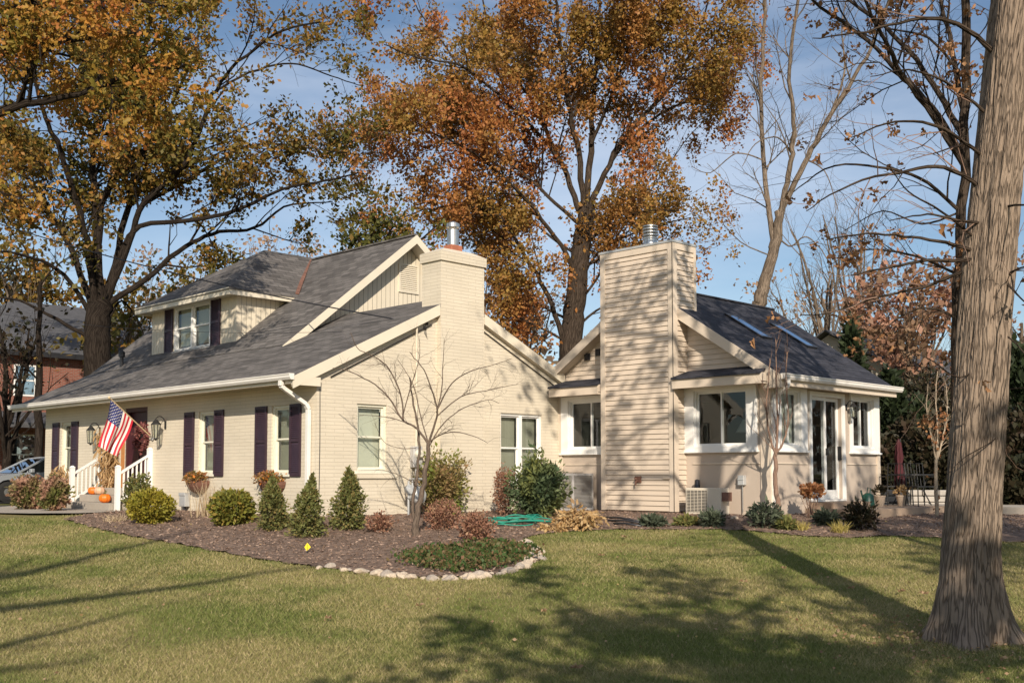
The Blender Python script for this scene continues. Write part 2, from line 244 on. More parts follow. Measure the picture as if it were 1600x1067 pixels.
# ---------------------------------------------------------------- object helpers
def tag(o,label=None,cat=None,group=None,kind=None):
    if label: o['label']=label
    if cat: o['category']=cat
    if group: o['group']=group
    if kind: o['kind']=kind
    return o
def thing(name,label,cat,loc=(0,0,0),group=None):
    o=bpy.data.objects.new(name,None); COL.objects.link(o); o.location=tuple(float(v) for v in loc); o.empty_display_size=.2
    return tag(o,label,cat,group)
def origin(p):
    v=np.zeros(3)
    while p is not None: v=v+np.array(p.location); p=p.parent
    return v
class MB:
    def __init__(s): s.v=[]; s.f=[]; s.uv={}; s.mi=[]
    def poly(s,pts,mi=0):
        n=len(s.v); s.v+= [tuple(map(float,p)) for p in pts]; s.f.append(tuple(range(n,n+len(pts)))); s.mi.append(mi)
    def box(s,x0,x1,y0,y1,z0,z1,mi=0):
        n=len(s.v); s.v+=[(x,y,z) for x in (x0,x1) for y in (y0,y1) for z in (z0,z1)]
        for f in ((0,1,3,2),(4,6,7,5),(0,4,5,1),(2,3,7,6),(0,2,6,4),(1,5,7,3)): s.f.append(tuple(n+i for i in f)); s.mi.append(mi)
    def hexa(s,p,mi=0):   # 8 pts: bottom 4 (ccw), top 4
        n=len(s.v); s.v+=[tuple(map(float,q)) for q in p]
        for f in ((3,2,1,0),(4,5,6,7),(0,1,5,4),(1,2,6,5),(2,3,7,6),(3,0,4,7)): s.f.append(tuple(n+i for i in f)); s.mi.append(mi)
    def bar(s,a,b,w,h,up=(0,0,1),mi=0):
        a=np.array(a,float); b=np.array(b,float); d=(b-a)/np.linalg.norm(b-a); up=np.array(up,float)
        sd_=np.cross(d,up); sd_/=np.linalg.norm(sd_); u=np.cross(sd_,d)
        s.hexa([a-sd_*w/2-u*h/2,a+sd_*w/2-u*h/2,b+sd_*w/2-u*h/2,b-sd_*w/2-u*h/2,a-sd_*w/2+u*h/2,a+sd_*w/2+u*h/2,b+sd_*w/2+u*h/2,b-sd_*w/2+u*h/2],mi)
    def tube(s,pts,r,n=8,cap=True,mi=0):
        pts=[np.array(p,float) for p in pts]; rr=r if hasattr(r,'__len__') else [r]*len(pts)
        base=len(s.v); prev=None
        for i,p in enumerate(pts):
            d=pts[min(i+1,len(pts)-1)]-pts[max(i-1,0)]; d=d/(np.linalg.norm(d)+1e-9)
            a=prev if prev is not None else (np.array([0,0,1.]) if abs(d[2])<.9 else np.array([1.,0,0]))
            u=a-d*(a@d); u/=np.linalg.norm(u)+1e-9; v=np.cross(d,u); prev=u
            for k in range(n):
                t=2*math.pi*k/n; s.v.append(tuple(p+rr[i]*(u*math.cos(t)+v*math.sin(t))))
        for i in range(len(pts)-1):
            for k in range(n):
                a=base+i*n+k; b=base+i*n+(k+1)%n; s.f.append((a,b,b+n,a+n)); s.mi.append(mi)
        if cap:
            s.f.append(tuple(base+k for k in range(n))[::-1]); s.f.append(tuple(base+(len(pts)-1)*n+k for k in range(n))); s.mi+=[mi,mi]
    def lathe(s,c,prof,n=16,mi=0,ax=(0,0,1)):
        ax=np.array(ax,float); c=np.array(c,float)
        a=np.array([1.,0,0]) if abs(ax[0])<.9 else np.array([0,1.,0]); u=np.cross(ax,a); u/=np.linalg.norm(u); v=np.cross(ax,u)
        base=len(s.v)
        for r_,z_ in prof:
            for k in range(n):
                t=2*math.pi*k/n; s.v.append(tuple(c+ax*z_+r_*(u*math.cos(t)+v*math.sin(t))))
        for i in range(len(prof)-1):
            for k in range(n):
                a=base+i*n+k; b=base+i*n+(k+1)%n; s.f.append((a,b,b+n,a+n)); s.mi.append(mi)
        s.f.append(tuple(base+k for k in range(n))[::-1]); s.f.append(tuple(base+(len(prof)-1)*n+k for k in range(n))); s.mi+=[mi,mi]
    def build(s,name,m,parent=None,smooth=False,bevel=0,loc=None):
        me=bpy.data.meshes.new(name); o_=origin(parent) if parent is not None else np.array(loc if loc is not None else (0,0,0),float)
        me.from_pydata([tuple(np.array(v)-o_) for v in s.v],[],s.f); me.update()
        ms=m if isinstance(m,(list,tuple)) else [m]
        for q in ms: me.materials.append(MATS[q])
        if len(ms)>1: me.polygons.foreach_set('material_index',s.mi)
        bm=bmesh.new(); bm.from_mesh(me); bmesh.ops.recalc_face_normals(bm,faces=bm.faces)
        if bevel: bmesh.ops.bevel(bm,geom=list(bm.edges),offset=bevel,segments=1,affect='EDGES',clamp_overlap=True)
        uvl=bm.loops.layers.uv.new('UVMap'); up=Vector((0,0,1)); ov=Vector(o_)
        for f in bm.faces:
            n=f.normal
            if abs(n.z)>.97: u=Vector((1,0,0)); v=Vector((0,1,0))
            else:
                u=up.cross(n).normalized(); v=n.cross(u)
                if abs(n.z)<.03: v=up
            for l in f.loops:
                p=l.vert.co+ov; l[uvl].uv=(p.dot(u),p.dot(v))
            if smooth: f.smooth=True
        bm.to_mesh(me); bm.free()
        ob=bpy.data.objects.new(name,me); COL.objects.link(ob)
        if parent is not None: ob.parent=parent
        else: ob.location=tuple(o_)
        return ob
def quads(name,m,V,F,parent=None,loc=None,uv=None,smooth=False):
    "fast mesh from numpy: V (n,3) world, F (k,4)"
    o_=origin(parent) if parent is not None else np.array(loc if loc is not None else (0,0,0),float)
    me=bpy.data.meshes.new(name); V=(np.asarray(V,float)-o_).astype('f4'); F=np.asarray(F,'i4'); k=F.shape[1]
    me.vertices.add(len(V)); me.vertices.foreach_set('co',V.ravel())
    me.loops.add(F.size); me.loops.foreach_set('vertex_index',F.ravel())
    me.polygons.add(len(F)); me.polygons.foreach_set('loop_start',np.arange(len(F),dtype='i4')*k)
    if uv is not None:
        l=me.uv_layers.new(name='UVMap'); l.data.foreach_set('uv',np.asarray(uv,'f4').ravel())
    if smooth: me.polygons.foreach_set('use_smooth',np.ones(len(F),bool))
    me.update(calc_edges=True); me.materials.append(MATS[m])
    ob=bpy.data.objects.new(name,me); COL.objects.link(ob)
    if parent is not None: ob.parent=parent
    else: ob.location=tuple(o_)
    return ob
def unit(v): return v/(np.linalg.norm(v,axis=-1,keepdims=True)+1e-9)
def leaf_arrays(P,size,elong=1.6,D=None,spread=1.,fold=.25,jit=.35):
    "rhombic leaves at P; D optional preferred direction"
    n=len(P); a=unit(rng.normal(size=(n,3))); 
    if D is not None: a=unit(D+a*spread)
    b=unit(np.cross(a,rng.normal(size=(n,3)))); c=np.cross(a,b)
    s_=size*(1+jit*rng.normal(size=(n,1))).clip(.4,1.8); L=s_*elong; W=s_*.5
    v0=P; v1=P+a*L*.5+b*W+c*s_*fold*.5; v2=P+a*L+c*s_*.1*rng.normal(size=(n,1)); v3=P+a*L*.5-b*W+c*s_*fold*.5
    V=np.stack([v0,v1,v2,v3],1).reshape(-1,3); F=np.arange(4*n).reshape(n,4)
    return V,F
def lobed_leaves(P,size,elong=1.6,D=None,spread=1.,curl=.5,jit=.3):
    n=len(P); a=unit(rng.normal(size=(n,3)))
    if D is not None: a=unit(D+a*spread)
    b=unit(np.cross(a,rng.normal(size=(n,3)))); c=np.cross(a,b)
    s_=size*(1+jit*rng.normal(size=(n,1))).clip(.5,1.7); L=s_*elong; q=rng.uniform(.2,1.3,(n,1))*curl*s_
    def pt(x,y,z): return P+a*L*x+b*s_*y+c*q*z
    w=rng.uniform(.7,1.1,(n,1)); V=np.stack([pt(0,0,0),pt(.5,0,-.2),pt(1,0,-.9),pt(.30,.50*w,.5),pt(.47,.24*w,.2),pt(.78,.46*w,.2),pt(.26,-.52*w,.6),pt(.45,-.22*w,.1),pt(.74,-.48*w,.3)],1).reshape(-1,3)
    k=np.arange(n)[:,None]*9; F=np.stack([k+[0,3,4,1],k+[1,4,5,2],k+[0,1,7,6],k+[1,2,8,7]],1).reshape(-1,4)
    return V,F
class Tubes:
    def __init__(s): s.V=[]; s.F=[]; s.U=[]; s.n=0
    def add(s,pts,rad,k=6):
        pts=np.asarray(pts,float); rad=np.asarray(rad,float); m=len(pts)
        d=np.empty_like(pts); d[1:-1]=pts[2:]-pts[:-2]; d[0]=pts[1]-pts[0]; d[-1]=pts[-1]-pts[-2]; d=unit(d)
        ref=np.array([0.31,.2,.93]) if abs(d[0]@np.array([0.31,.2,.93]))<.9 else np.array([1.,0,0])
        u=unit(np.cross(d,ref)); v=np.cross(d,u); t=np.arange(k)*2*math.pi/k
        ring=pts[:,None]+rad[:,None,None]*(u[:,None]*np.cos(t)[None,:,None]+v[:,None]*np.sin(t)[None,:,None])
        s.V.append(ring.reshape(-1,3))
        i=np.arange(m-1)[:,None]*k; j=np.arange(k)[None]; a=i+j; b=i+(j+1)%k
        s.F.append(np.stack([a,b,b+k,a+k],-1).reshape(-1,4)+s.n)
        ln=np.concatenate([[0],np.cumsum(np.linalg.norm(np.diff(pts,axis=0),axis=1))]); r0=max(rad[0],.01)
        uu=np.arange(k+1)/k*2*math.pi*r0
        U=np.empty((m-1,k,4,2)); U[...,0,0]=uu[:-1];U[...,1,0]=uu[1:];U[...,2,0]=uu[1:];U[...,3,0]=uu[:-1]
        U[:,:,0,1]=ln[:-1,None];U[:,:,1,1]=ln[:-1,None];U[:,:,2,1]=ln[1:,None];U[:,:,3,1]=ln[1:,None]
        s.U.append(U.reshape(-1,2)); s.n+=m*k
    def build(s,name,m,parent,**k): return quads(name,m,np.concatenate(s.V),np.concatenate(s.F),parent,uv=np.concatenate(s.U),smooth=True,**k)
def path(p,d,L,n,wig=.15,lift=0.):
    pts=[np.array(p,float)]; d=unit(np.array(d,float)); st=L/n
    for i in range(n):
        d=unit(d+rng.normal(size=3)*wig+np.array([0,0,lift])); pts.append(pts[-1]+d*st)
    return np.array(pts)
def spline(pts,n):
    pts=np.array(pts,float); t=np.linspace(0,len(pts)-1,n); out=[]
    for q in t:
        i=min(int(q),len(pts)-2); f=q-i; p0=pts[max(i-1,0)];p1=pts[i];p2=pts[i+1];p3=pts[min(i+2,len(pts)-1)]
        out.append(.5*((2*p1)+(-p0+p2)*f+(2*p0-5*p1+4*p2-p3)*f*f+(-p0+3*p1-3*p2+p3)*f**3))
    return np.array(out)
class Tree:
    def __init__(s,name,label,cat,base,bark,leaf=None,group=None):
        s.root=thing(name,label,cat,base,group); s.trunk=Tubes(); s.tw=Tubes(); s.A=[]; s.D=[]; s.bark=bark; s.leaf=leaf
    def limb(s,pts,r0,r1,spec,n=None,k=9,dz=0,dense=1.):
        "pts guide; spec list of dicts per level"
        P=spline(pts,n or max(6,len(pts)*4)); m=len(P)
        P[1:-1]+=rng.normal(size=(m-2,3))*min(r0*.18,.03)
        rad=np.linspace(r0,r1,m); s.trunk.add(P,rad,k); s.kids(P,rad,spec,dense)
        return P
    def kids(s,P,rad,spec,dense=1.):
        if not spec:
            s.A.append(P[1:]); s.D.append(P[1:]-P[:-1]); return
        sp=spec[0]; ln=np.linalg.norm(np.diff(P,axis=0),axis=1).sum(); cnt=max(1,int(rng.poisson(sp['per']*ln*dense)))
        if len(spec)==1: cnt=max(2,cnt)
        for _ in range(cnt):
            t=sp.get('t0',.25)+(1-sp.get('t0',.25))*rng.random(); q=t*(len(P)-1); i=min(int(q),len(P)-2); p=P[i]+(P[i+1]-P[i])*(q-i)
            d=unit(P[i+1]-P[i]); a=R(rng.uniform(*sp.get('ang',(30,60)))); pr=unit(np.cross(d,rng.normal(size=3)))
            nd=d*math.cos(a)+pr*math.sin(a); nd[2]+=sp.get('up',.15); L=sp['len']*(1-.45*t)*rng.uniform(.6,1.3)
            C=path(p,nd,L,sp.get('seg',4),sp.get('wig',.16),sp.get('lift',.03)); r=min(rad[i]*.6,sp['r'])*rng.uniform(.7,1.1)
            rr=np.linspace(r,r*.35,len(C)); (s.tw).add(C,rr,4 if r>.02 else 3)
            s.kids(C,rr,spec[1:])
        if len(spec)>1 and sp.get('tip',True): s.A.append(P[-1:]); s.D.append(P[-1:]-P[-2:-1])
    def finish(s,lsize=.14,per=10,rad=.35,droop=.2,keep=1.,elong=1.5,keepfn=None,leafname='crown',clump=.7,lobed=False):
        s.trunk.build('trunk',s.bark,s.root)
        if s.tw.V: 
            s.tw.build('branches',s.bark,s.root)
        if s.leaf and s.A:
            A=np.concatenate(s.A); D=unit(np.concatenate(s.D))
            nzv=np.array([mnoise.noise(Vector((p[0]*clump,p[1]*clump,p[2]*clump))) for p in A]) if clump else rng.normal(size=len(A))*.3
            k=(nzv+rng.normal(size=len(A))*.10)>np.quantile(nzv,1-min(keep,.999)); A=A[k]; D=D[k]
            if keepfn is not None: k=keepfn(A); A=A[k]; D=D[k]
            n=max(1,int(per)); A=np.repeat(A,n,0); D=np.repeat(D,n,0)
            P=A+rng.normal(size=A.shape)*rad*.5; P[:,2]-=rad*droop
            V,F=(lobed_leaves if lobed else leaf_arrays)(P,lsize,elong,D,1.3); quads(leafname,s.leaf,V,F,s.root)
            print(s.root.name,'leaves',len(F))
        return s.root
# ================================================================ GROUND
def near_grid():
    # ground sheet in camera-aligned axes, fine near, reaching the horizon
    f=np.concatenate([np.arange(-30,0,2.),np.arange(0,34,.3),np.arange(34,80,3.),np.array([80,100,130,180,260,400,700,1200])])
    r=np.concatenate([-np.array([1200,600,300,160,100,70]),np.arange(-50,-26,3.),np.arange(-26,22,.3),np.arange(22,50,3.),np.array([50,70,100,160,300,600,1200])])
    Fm,Rm=np.meshgrid(f,r,indexing='ij'); x=CAM[0]+s2*(Rm+Fm); y=CAM[1]+s2*(Fm-Rm); z=gz(x,y)
    V=np.stack([x,y,z],-1).reshape(-1,3); a=np.arange((len(f)-1))[:,None]*len(r)+np.arange(len(r)-1)[None]
    F=np.stack([a,a+1,a+1+len(r),a+len(r)],-1).reshape(-1,4)
    tag(quads('lawn_ground','lawn',V,F,smooth=True),kind='structure')
near_grid()
BEDPX=[(100,812),(150,826),(200,838),(260,848),(330,861),(400,874),(470,884),(545,893),(620,902),(700,904),(770,900),(815,890),(838,878),(838,866),(824,852),(815,843),(850,834),(900,831),(960,828),(1040,828),(1130,828),(1190,832),(1260,839),(1330,841),(1400,838),(1450,840),(1530,846),(1640,850)]
BED=[tuple(GP(*p)[:2]) for p in BEDPX]+[(16,-9),(16,-2),(7.2,-2),(7.2,.3),(.3,.3),(.3,6.5),(-1.1,6.5)]
BEDA=np.array(BED)
def inside(x,y,P=BEDA):
    x=np.asarray(x); y=np.asarray(y); c=np.zeros(x.shape,bool); j=len(P)-1
    for i in range(len(P)):
        xi,yi=P[i]; xj,yj=P[j]
        k=((yi>y)!=(yj>y))&(x<(xj-xi)*(y-yi)/((yj-yi)+1e-12)+xi); c^=k; j=i
    return c
def sheet(name,m,x0,x1,y0,y1,st,test,dz,amp,rough_edge=.05):
    xs=np.arange(x0,x1,st); ys=np.arange(y0,y1,st); X_,Y_=np.meshgrid(xs,ys,indexing='ij')
    cx=X_[:-1,:-1]+st/2; cy=Y_[:-1,:-1]+st/2
    w=rough_edge; ok=test(cx+w*np.sin(cy*9+np.sin(cx*7)),cy+w*np.sin(cx*8+2*np.sin(cy*5)))
    z=gz(X_,Y_)+dz+amp*(np.sin(X_*13+3*np.sin(Y_*5))*np.sin(Y_*11+2*np.sin(X_*7))+rng.random(X_.shape)*.8)
    V=np.stack([X_,Y_,z],-1).reshape(-1,3); idx=np.arange(X_.size).reshape(X_.shape)
    F=np.stack([idx[:-1,:-1],idx[1:,:-1],idx[1:,1:],idx[:-1,1:]],-1)[ok]
    used,inv=np.unique(F,return_inverse=True); 
    return quads(name,m,V[used],inv.reshape(-1,4),smooth=True)
tag(sheet('mulch_bed','mulch',-5,16,-11,7,.045,lambda x,y:inside(x,y),.02,.012),kind='structure')
# chips of bark lying on the mulch
n=60000; x=rng.uniform(-5,12,n); y=rng.uniform(-10,6.5,n); k=inside(x,y)&(house_dist(x,y)>0.05); x=x[k];y=y[k]
V,F=leaf_arrays(np.stack([x,y,gz(x,y)+.035],1),.019,2.2,np.stack([rng.normal(size=len(x)),rng.normal(size=len(x)),rng.normal(size=len(x))*.3],1),.2)
leaf_mat('mulch_chip',[(.14,.09,.065),(.23,.155,.115),(.33,.235,.18),(.10,.065,.048)],None,1,.0)
tag(quads('mulch_chips','mulch_chip',V,F),'shredded reddish brown bark mulch lying in the planting bed','mulch',kind='stuff')
# path, driveway
mb=MB(); mb.poly([(-1.0,5.9,.015),(-1.0,11.9,.015),(-3.6,11.9,.012),(-3.6,30,.012),(-4.1,30,.012),(-4.1,8.5,.012),(-3.0,6.2,.012),(-2.2,5.6,.012)])
tag(mb.build('front_path','concrete'),kind='structure')
mb=MB(); mb.poly([(-40,14.8,.02),(30,14.8,.02),(30,22,.02),(-40,22,.02)]); tag(mb.build('driveway','asphalt'),kind='structure')
# patio slab with stone kerb
mb=MB(); mb.box(12.2,22,-8.8,0.5,-.25,.13); tag(mb.build('patio','concrete'),kind='structure')

# ================================================================ HOUSE
class Wf:
    "wall frame: W = wall at x=c facing -x, S = wall at y=c facing -y; P(u,w,z): w outward"
    def __init__(s,ax,c): s.ax=ax; s.c=c
    def P(s,u,w,z): return (s.c-w,u,z) if s.ax=='x' else (u,s.c-w,z)
    def box(s,mb,u0,u1,w0,w1,z0,z1,mi=0):
        if s.ax=='x': mb.box(s.c-w1,s.c-w0,u0,u1,z0,z1,mi)
        else: mb.box(u0,u1,s.c-w1,s.c-w0,z0,z1,mi)
    def wall(s,mb,u0,u1,z0,z1,holes,depth=.12):
        us=sorted({u0,u1}|{h[0] for h in holes}|{h[1] for h in holes}); zs=sorted({z0,z1}|{h[2] for h in holes}|{h[3] for h in holes})
        for i in range(len(us)-1):
            for j in range(len(zs)-1):
                a,b,c,d=us[i],us[i+1],zs[j],zs[j+1]; mu,mz=(a+b)/2,(c+d)/2
                if any(h[0]<mu<h[1] and h[2]<mz<h[3] for h in holes): continue
                mb.poly([s.P(a,0,c),s.P(b,0,c),s.P(b,0,d),s.P(a,0,d)])
        for (a,b,c,d) in holes:
            for q in (((a,c),(b,c)),((b,c),(b,d)),((b,d),(a,d)),((a,d),(a,c))):
                (p,r),(t,w_)=q; mb.poly([s.P(p,0,r),s.P(t,0,w_),s.P(t,-depth,w_),s.P(p,-depth,r)])
    def lap(s,mb,fn,z0,z1,e=.1,t=.014,corner=0):
        "lap siding; fn(z)->(u0,u1) or None"
        z=z0
        while z<z1-.01:
            zt=min(z+e,z1); a=fn(z+1e-4); b=fn(zt-1e-4)
            if a and b and a[1]>a[0]:
                if b[1]<b[0]: m_=(b[0]+b[1])/2; b=(m_,m_)
                mb.poly([s.P(a[0],t,z),s.P(a[1],t,z),s.P(b[1],.002,zt),s.P(b[0],.002,zt)])
                mb.poly([s.P(a[0],0,z),s.P(a[1],0,z),s.P(a[1],t,z),s.P(a[0],t,z)])
            z+=e
house=thing('house','cream painted brick house with grey shingle roofs, dormer and sunroom wing','house')
def window(wf,u0,u1,z0,z1,kind='hung',frame='cream_frame',set_=.07,fr=.05,blind=True,glass='pane_glass',blind_to=0.,sill=True,cols=1,slat=True,sillm=None):
    "window in an opening: frame > sash, pane, blind, sill"
    mb=MB(); w0,w1=-set_-.05,-set_+.03
    wf.box(mb,u0,u0+fr,w0,w1,z0,z1); wf.box(mb,u1-fr,u1,w0,w1,z0,z1); wf.box(mb,u0+fr,u1-fr,w0,w1,z1-fr,z1); wf.box(mb,u0+fr,u1-fr,w0,w1,z0,z0+fr)
    iu0,iu1=u0+fr,u1-fr; cw=(iu1-iu0)/cols
    for c in range(1,cols): wf.box(mb,iu0+c*cw-.04,iu0+c*cw+.04,w0,w1+.01,z0+fr,z1-fr)
    win=mb.build('window',frame,house)
    for c in range(cols):
        a=iu0+c*cw+(.04 if c else 0); b=iu0+(c+1)*cw-(.04 if c<cols-1 else 0); t=.035
        if kind=='hung':
            zm=(z0+z1)/2; sections=[(a,b,zm,z1-fr,-set_-.01),(a,b,z0+fr,zm+.03,-set_-.04)]
        elif kind=='slide':
            um=(a+b)/2; sections=[(a,um+.02,z0+fr,z1-fr,-set_-.01),(um-.02,b,z0+fr,z1-fr,-set_-.04)]
        else: sections=[(a,b,z0+fr,z1-fr,-set_-.02)]
        for (p,q,r,s_,w) in sections:
            mb=MB(); wf.box(mb,p,p+t,w-.025,w,r,s_); wf.box(mb,q-t,q,w-.025,w,r,s_); wf.box(mb,p+t,q-t,w-.025,w,r,r+t); wf.box(mb,p+t,q-t,w-.025,w,s_-t,s_)
            mb.build('sash',frame,win)
            mb=MB(); w_=w-.013; mb.poly([wf.P(p+t,w_,r+t),wf.P(q-t,w_,r+t),wf.P(q-t,w_,s_-t),wf.P(p+t,w_,s_-t)]); mb.build('pane',glass,win)
        if blind:
            mb=MB(); zb=z0+fr+(z1-z0)*blind_to; w=-set_-.13
            if slat:
                z=zb
                while z<z1-fr:
                    mb.poly([wf.P(a,w-.012,z),wf.P(b,w-.012,z),wf.P(b,w+.012,z+.036),wf.P(a,w+.012,z+.036)]); z+=.034
            else: mb.poly([wf.P(a,w,zb),wf.P(b,w,zb),wf.P(b,w,z1),wf.P(a,w,z1)])
            mb.build('blind','blind',win)
    if sill:
        mb=MB(); wf.box(mb,u0-.05,u1+.05,-set_,.05,z0-.05,z0); mb.build('sill',sillm or frame,win,bevel=.004)
    return win
def shutter(wf,u0,u1,z0,z1):
    mb=MB(); t=.055; wf.box(mb,u0,u1,.004,.018,z0,z1)
    for a,b in ((u0,u0+t),(u1-t,u1)): wf.box(mb,a,b,.018,.04,z0,z1)
    zm=z0+(z1-z0)*.5
    for c,d in ((z0,z0+.08),(zm-.035,zm+.035),(z1-.06,z1)): wf.box(mb,u0+t,u1-t,.018,.04,c,d)
    for c,d in ((z0+.08,zm-.035),(zm+.035,z1-.06)):
        z=c+.01
        while z<d-.03:
            mb.poly([wf.P(u0+t,.034,z),wf.P(u1-t,.034,z),wf.P(u1-t,.02,z+.035),wf.P(u0+t,.02,z+.035)]); z+=.04
    return mb.build('shutter','aubergine',house)
WF=Wf('x',0.); SG=Wf('y',0.); AW=Wf('x',6.95); AS=Wf('y',-5.71)
W1=(.9,1.58,.84,2.22); W2=(3.82,4.52,.84,2.22); W3=(11.21,11.87,.84,2.22); DR=(6.95,8.1,.52,2.45)
mb=MB(); WF.wall(mb,0,12.95,-.15,2.64,[W1,W2,W3,DR])
WA=(.97,1.72,.90,2.25); WB=(4.98,6.33,.62,2.22)
SG.wall(mb,0,7.0,-.15,2.78,[WA,WB])
ms,mr=.48,.45; ZR=4.726
mb.poly([(0,0,2.78),(7.0,0,2.78),(7.0,0,3.18),(3.6,0,4.64),(0,0,2.93)])
mb.poly([(0,12.95,-.15),(9,12.95,-.15),(9,12.95,2.7),(0,12.95,2.7)]); mb.poly([(0,12.95,2.7),(9,12.95,2.7),(5.5,12.95,6.7),(1.6,12.95,3.65)])
mb.poly([(10.9,4,-.15),(10.9,12.95,-.15),(10.9,12.95,3),(10.9,4,3)]); mb.poly([(7,0,-.15),(7,4,-.15),(7,4,3.1),(7,0,3.1)])
mb.build('wall','painted_brick',house)
# painted foundation ledge
for b in (((0,7,-.03,-.005,-.2,.10)),): pass
for w in (W1,W2,W3): window(WF,*w,glass='pane_glass')
window(SG,*WA,slat=False,frame='cream_frame'); window(SG,*WB,cols=2,frame='white_paint',sill=False)
mb=MB(); SG.box(mb,WA[0]-.12,WA[1]+.25,.0,.04,WA[2]-.14,WA[2]-.05); mb.build('window_ledge','cream_paint',house)
for a in ((1.72,2.15),(.50,.88),(4.69,5.12),(3.42,3.80),(11.99,12.41),(10.78,11.19)): shutter(WF,*sorted(a),.80,2.23)
# front door
mb=MB(); y0,y1,z0,z1=DR
WF.box(mb,y0,y0+.09,-.16,-.02,z0,z1); WF.box(mb,y1-.09,y1,-.16,-.02,z0,z1); WF.box(mb,y0+.09,y1-.09,-.16,-.02,z1-.1,z1)
d=mb.build('door','dark_door',house)
mb=MB(); WF.box(mb,y0+.09,y1-.09,-.16,-.12,z0,z1-.1)
for (a,b,c,e) in ((.2,.5,.2,.8),(.62,.92,.2,.8),(.2,.5,.95,1.55),(.62,.92,.95,1.55)): WF.box(mb,y0+a,y0+b,-.12,-.1,z0+c,z0+e)
mb.build('door_leaf','dark_door',d); mb=MB(); mb.lathe(WF.P(y0+.2,-.06,z0+.95),[(.01,-.04),(.01,0),(.03,.01),(.03,.04),(.01,.05)],12,ax=(-1,0,0)); mb.build('door_knob','galvanised',d,smooth=True)
mb=MB(); WF.box(mb,y1,y1+.16,.0,.02,z0,z1-.2); mb.build('door_panel','orange_wood',d)
# soffit, fascia, gutter, downspout
mb=MB(); mb.box(-.6,0.,-.1,13.7,2.615,2.635); mb.box(-.615,-.585,-.1,13.75,2.56,2.72); mb.build('soffit','cream_trim',house)
def gutter(axis,c,sgn,a,b,z,name='gutter'):
    prof=[(0,0),(.075,0),(.105,.045),(.105,.075),(.12,.10),(.12,.115),(.10,.115),(.095,.08),(.07,.02),(.005,.02),(.005,.11),(0,.11)]
    mb=MB(); n=len(prof)
    def Q(o,h,t): return (c+sgn*o,t,z+h) if axis=='y' else (t,c+sgn*o,z+h)
    for i in range(n):
        p,q=prof[i],prof[(i+1)%n]; mb.poly([Q(*p,a),Q(*q,a),Q(*q,b),Q(*p,b)])
    for t in (a,b): mb.poly([Q(*p,t) for p in prof[:6]+[(.0,.115)]])
    return mb.build(name,'gutter_white',house)
gutter('y',-.617,-1,-.15,13.8,2.625)
mb=MB()
pts=[(-.67,.22,2.62),(-.67,.22,2.52),(-.58,.22,2.46),(-.12,.2,2.2),(-.06,.19,2.1),(-.06,.19,.1),(-.14,.19,.0)]
for a,b in zip(pts[:-1],pts[1:]): mb.bar(a,b,.075,.095,up=(0,1,0))
mb.build('downspout','gutter_white',house,bevel=.006)
# ---- roofs
def slab(mb,pts,t=.07):
    "roof slab: polygon pts, extruded down"
    p=[np.array(q,float) for q in pts]; n=np.cross(p[1]-p[0],p[2]-p[0]); n/=np.linalg.norm(n); n=n if n[2]>0 else -n
    b=[q-np.array([0,0,t]) for q in p]; mb.poly(p); mb.poly(b[::-1])
    for i in range(len(p)):
        j=(i+1)%len(p); mb.poly([p[i],p[j],b[j],b[i]])
mb=MB(); XB,ZB,RX,RZ=1.6,3.766,5.5,6.93; mS=(RZ-ZB)/(RX-XB)
slab(mb,[(-.64,-.12,2.69),(-.64,4.0,2.69),(3.6,4.0,ZR),(3.6,-.12,ZR)])
slab(mb,[(-.64,4.0,2.69),(-.64,13.75,2.69),(XB,13.75,ZB),(XB,4.0,ZB)])
slab(mb,[(3.6,-.12,ZR),(3.6,4.0,ZR),(8.6,4.0,ZR-5*mr),(8.6,-.12+.4,ZR-5*mr),(7.1,-.12,ZR-3.5*mr)])
slab(mb,[(XB,3.6,ZB+.02),(XB,13.75,ZB+.02),(RX,13.75,RZ),(RX,3.6,RZ)],.09)
slab(mb,[(RX,3.6,RZ),(RX,13.75,RZ),(9.4,13.75,ZB),(9.4,3.6,ZB)],.09)
mb.build('roof','shingle_grey',house)
mb=MB(); mb.bar((RX,3.60,RZ-.0),(RX,13.75,RZ-.0),.16,.04); mb.build('ridge_cap','shingle_grey',house)
# upper gable wall (vertical boards) and its rake boards
mb=MB(); yy=4.0
def ztop(x): return min(ZB+mS*(x-XB),ZB+mS*(9.4-x))-.06
x=1.62; 
while x<9.36:
    x2=min(x+.14,9.36); xm=x2-.012
    for (a,b,w) in ((x,xm,0.),(xm,x2,.01)):
        if a<RX<b: mb.poly([(a,yy+w,2.9),(b,yy+w,2.9),(b,yy+w,ztop(b)),(RX,yy+w,ztop(RX)),(a,yy+w,ztop(a))])
        else: mb.poly([(a,yy+w,2.9),(b,yy+w,2.9),(b,yy+w,ztop(b)),(a,yy+w,ztop(a))])
    mb.poly([(xm,yy,2.9),(xm,yy+.01,2.9),(xm,yy+.01,ztop(xm)),(xm,yy,ztop(xm))]); x=x2
mb.build('gable_boarding','cream_paint',house)
mb=MB()
for sg,(xa,xb) in enumerate(((XB-.05,RX),(9.45,RX))):
    za=ZB-.06; 
    mb.hexa([(xa,3.575,za-.17),(xb,3.575,RZ-.01-.22),(xb,3.60,RZ-.01-.22),(xa,3.60,za-.17),(xa,3.575,za+.05),(xb,3.575,RZ-.01),(xb,3.60,RZ-.01),(xa,3.60,za+.05)])
    mb.poly([(xa,3.61,za-.12),(xb,3.61,RZ-.2),(xb,3.99,RZ-.2),(xa,3.99,za-.12)])
mb.build('rake_board','cream_trim',house)
v=SG2=Wf('y',4.0); mb=MB(); vx0,vx1,vz0,vz1=5.28,5.85,5.52,6.18
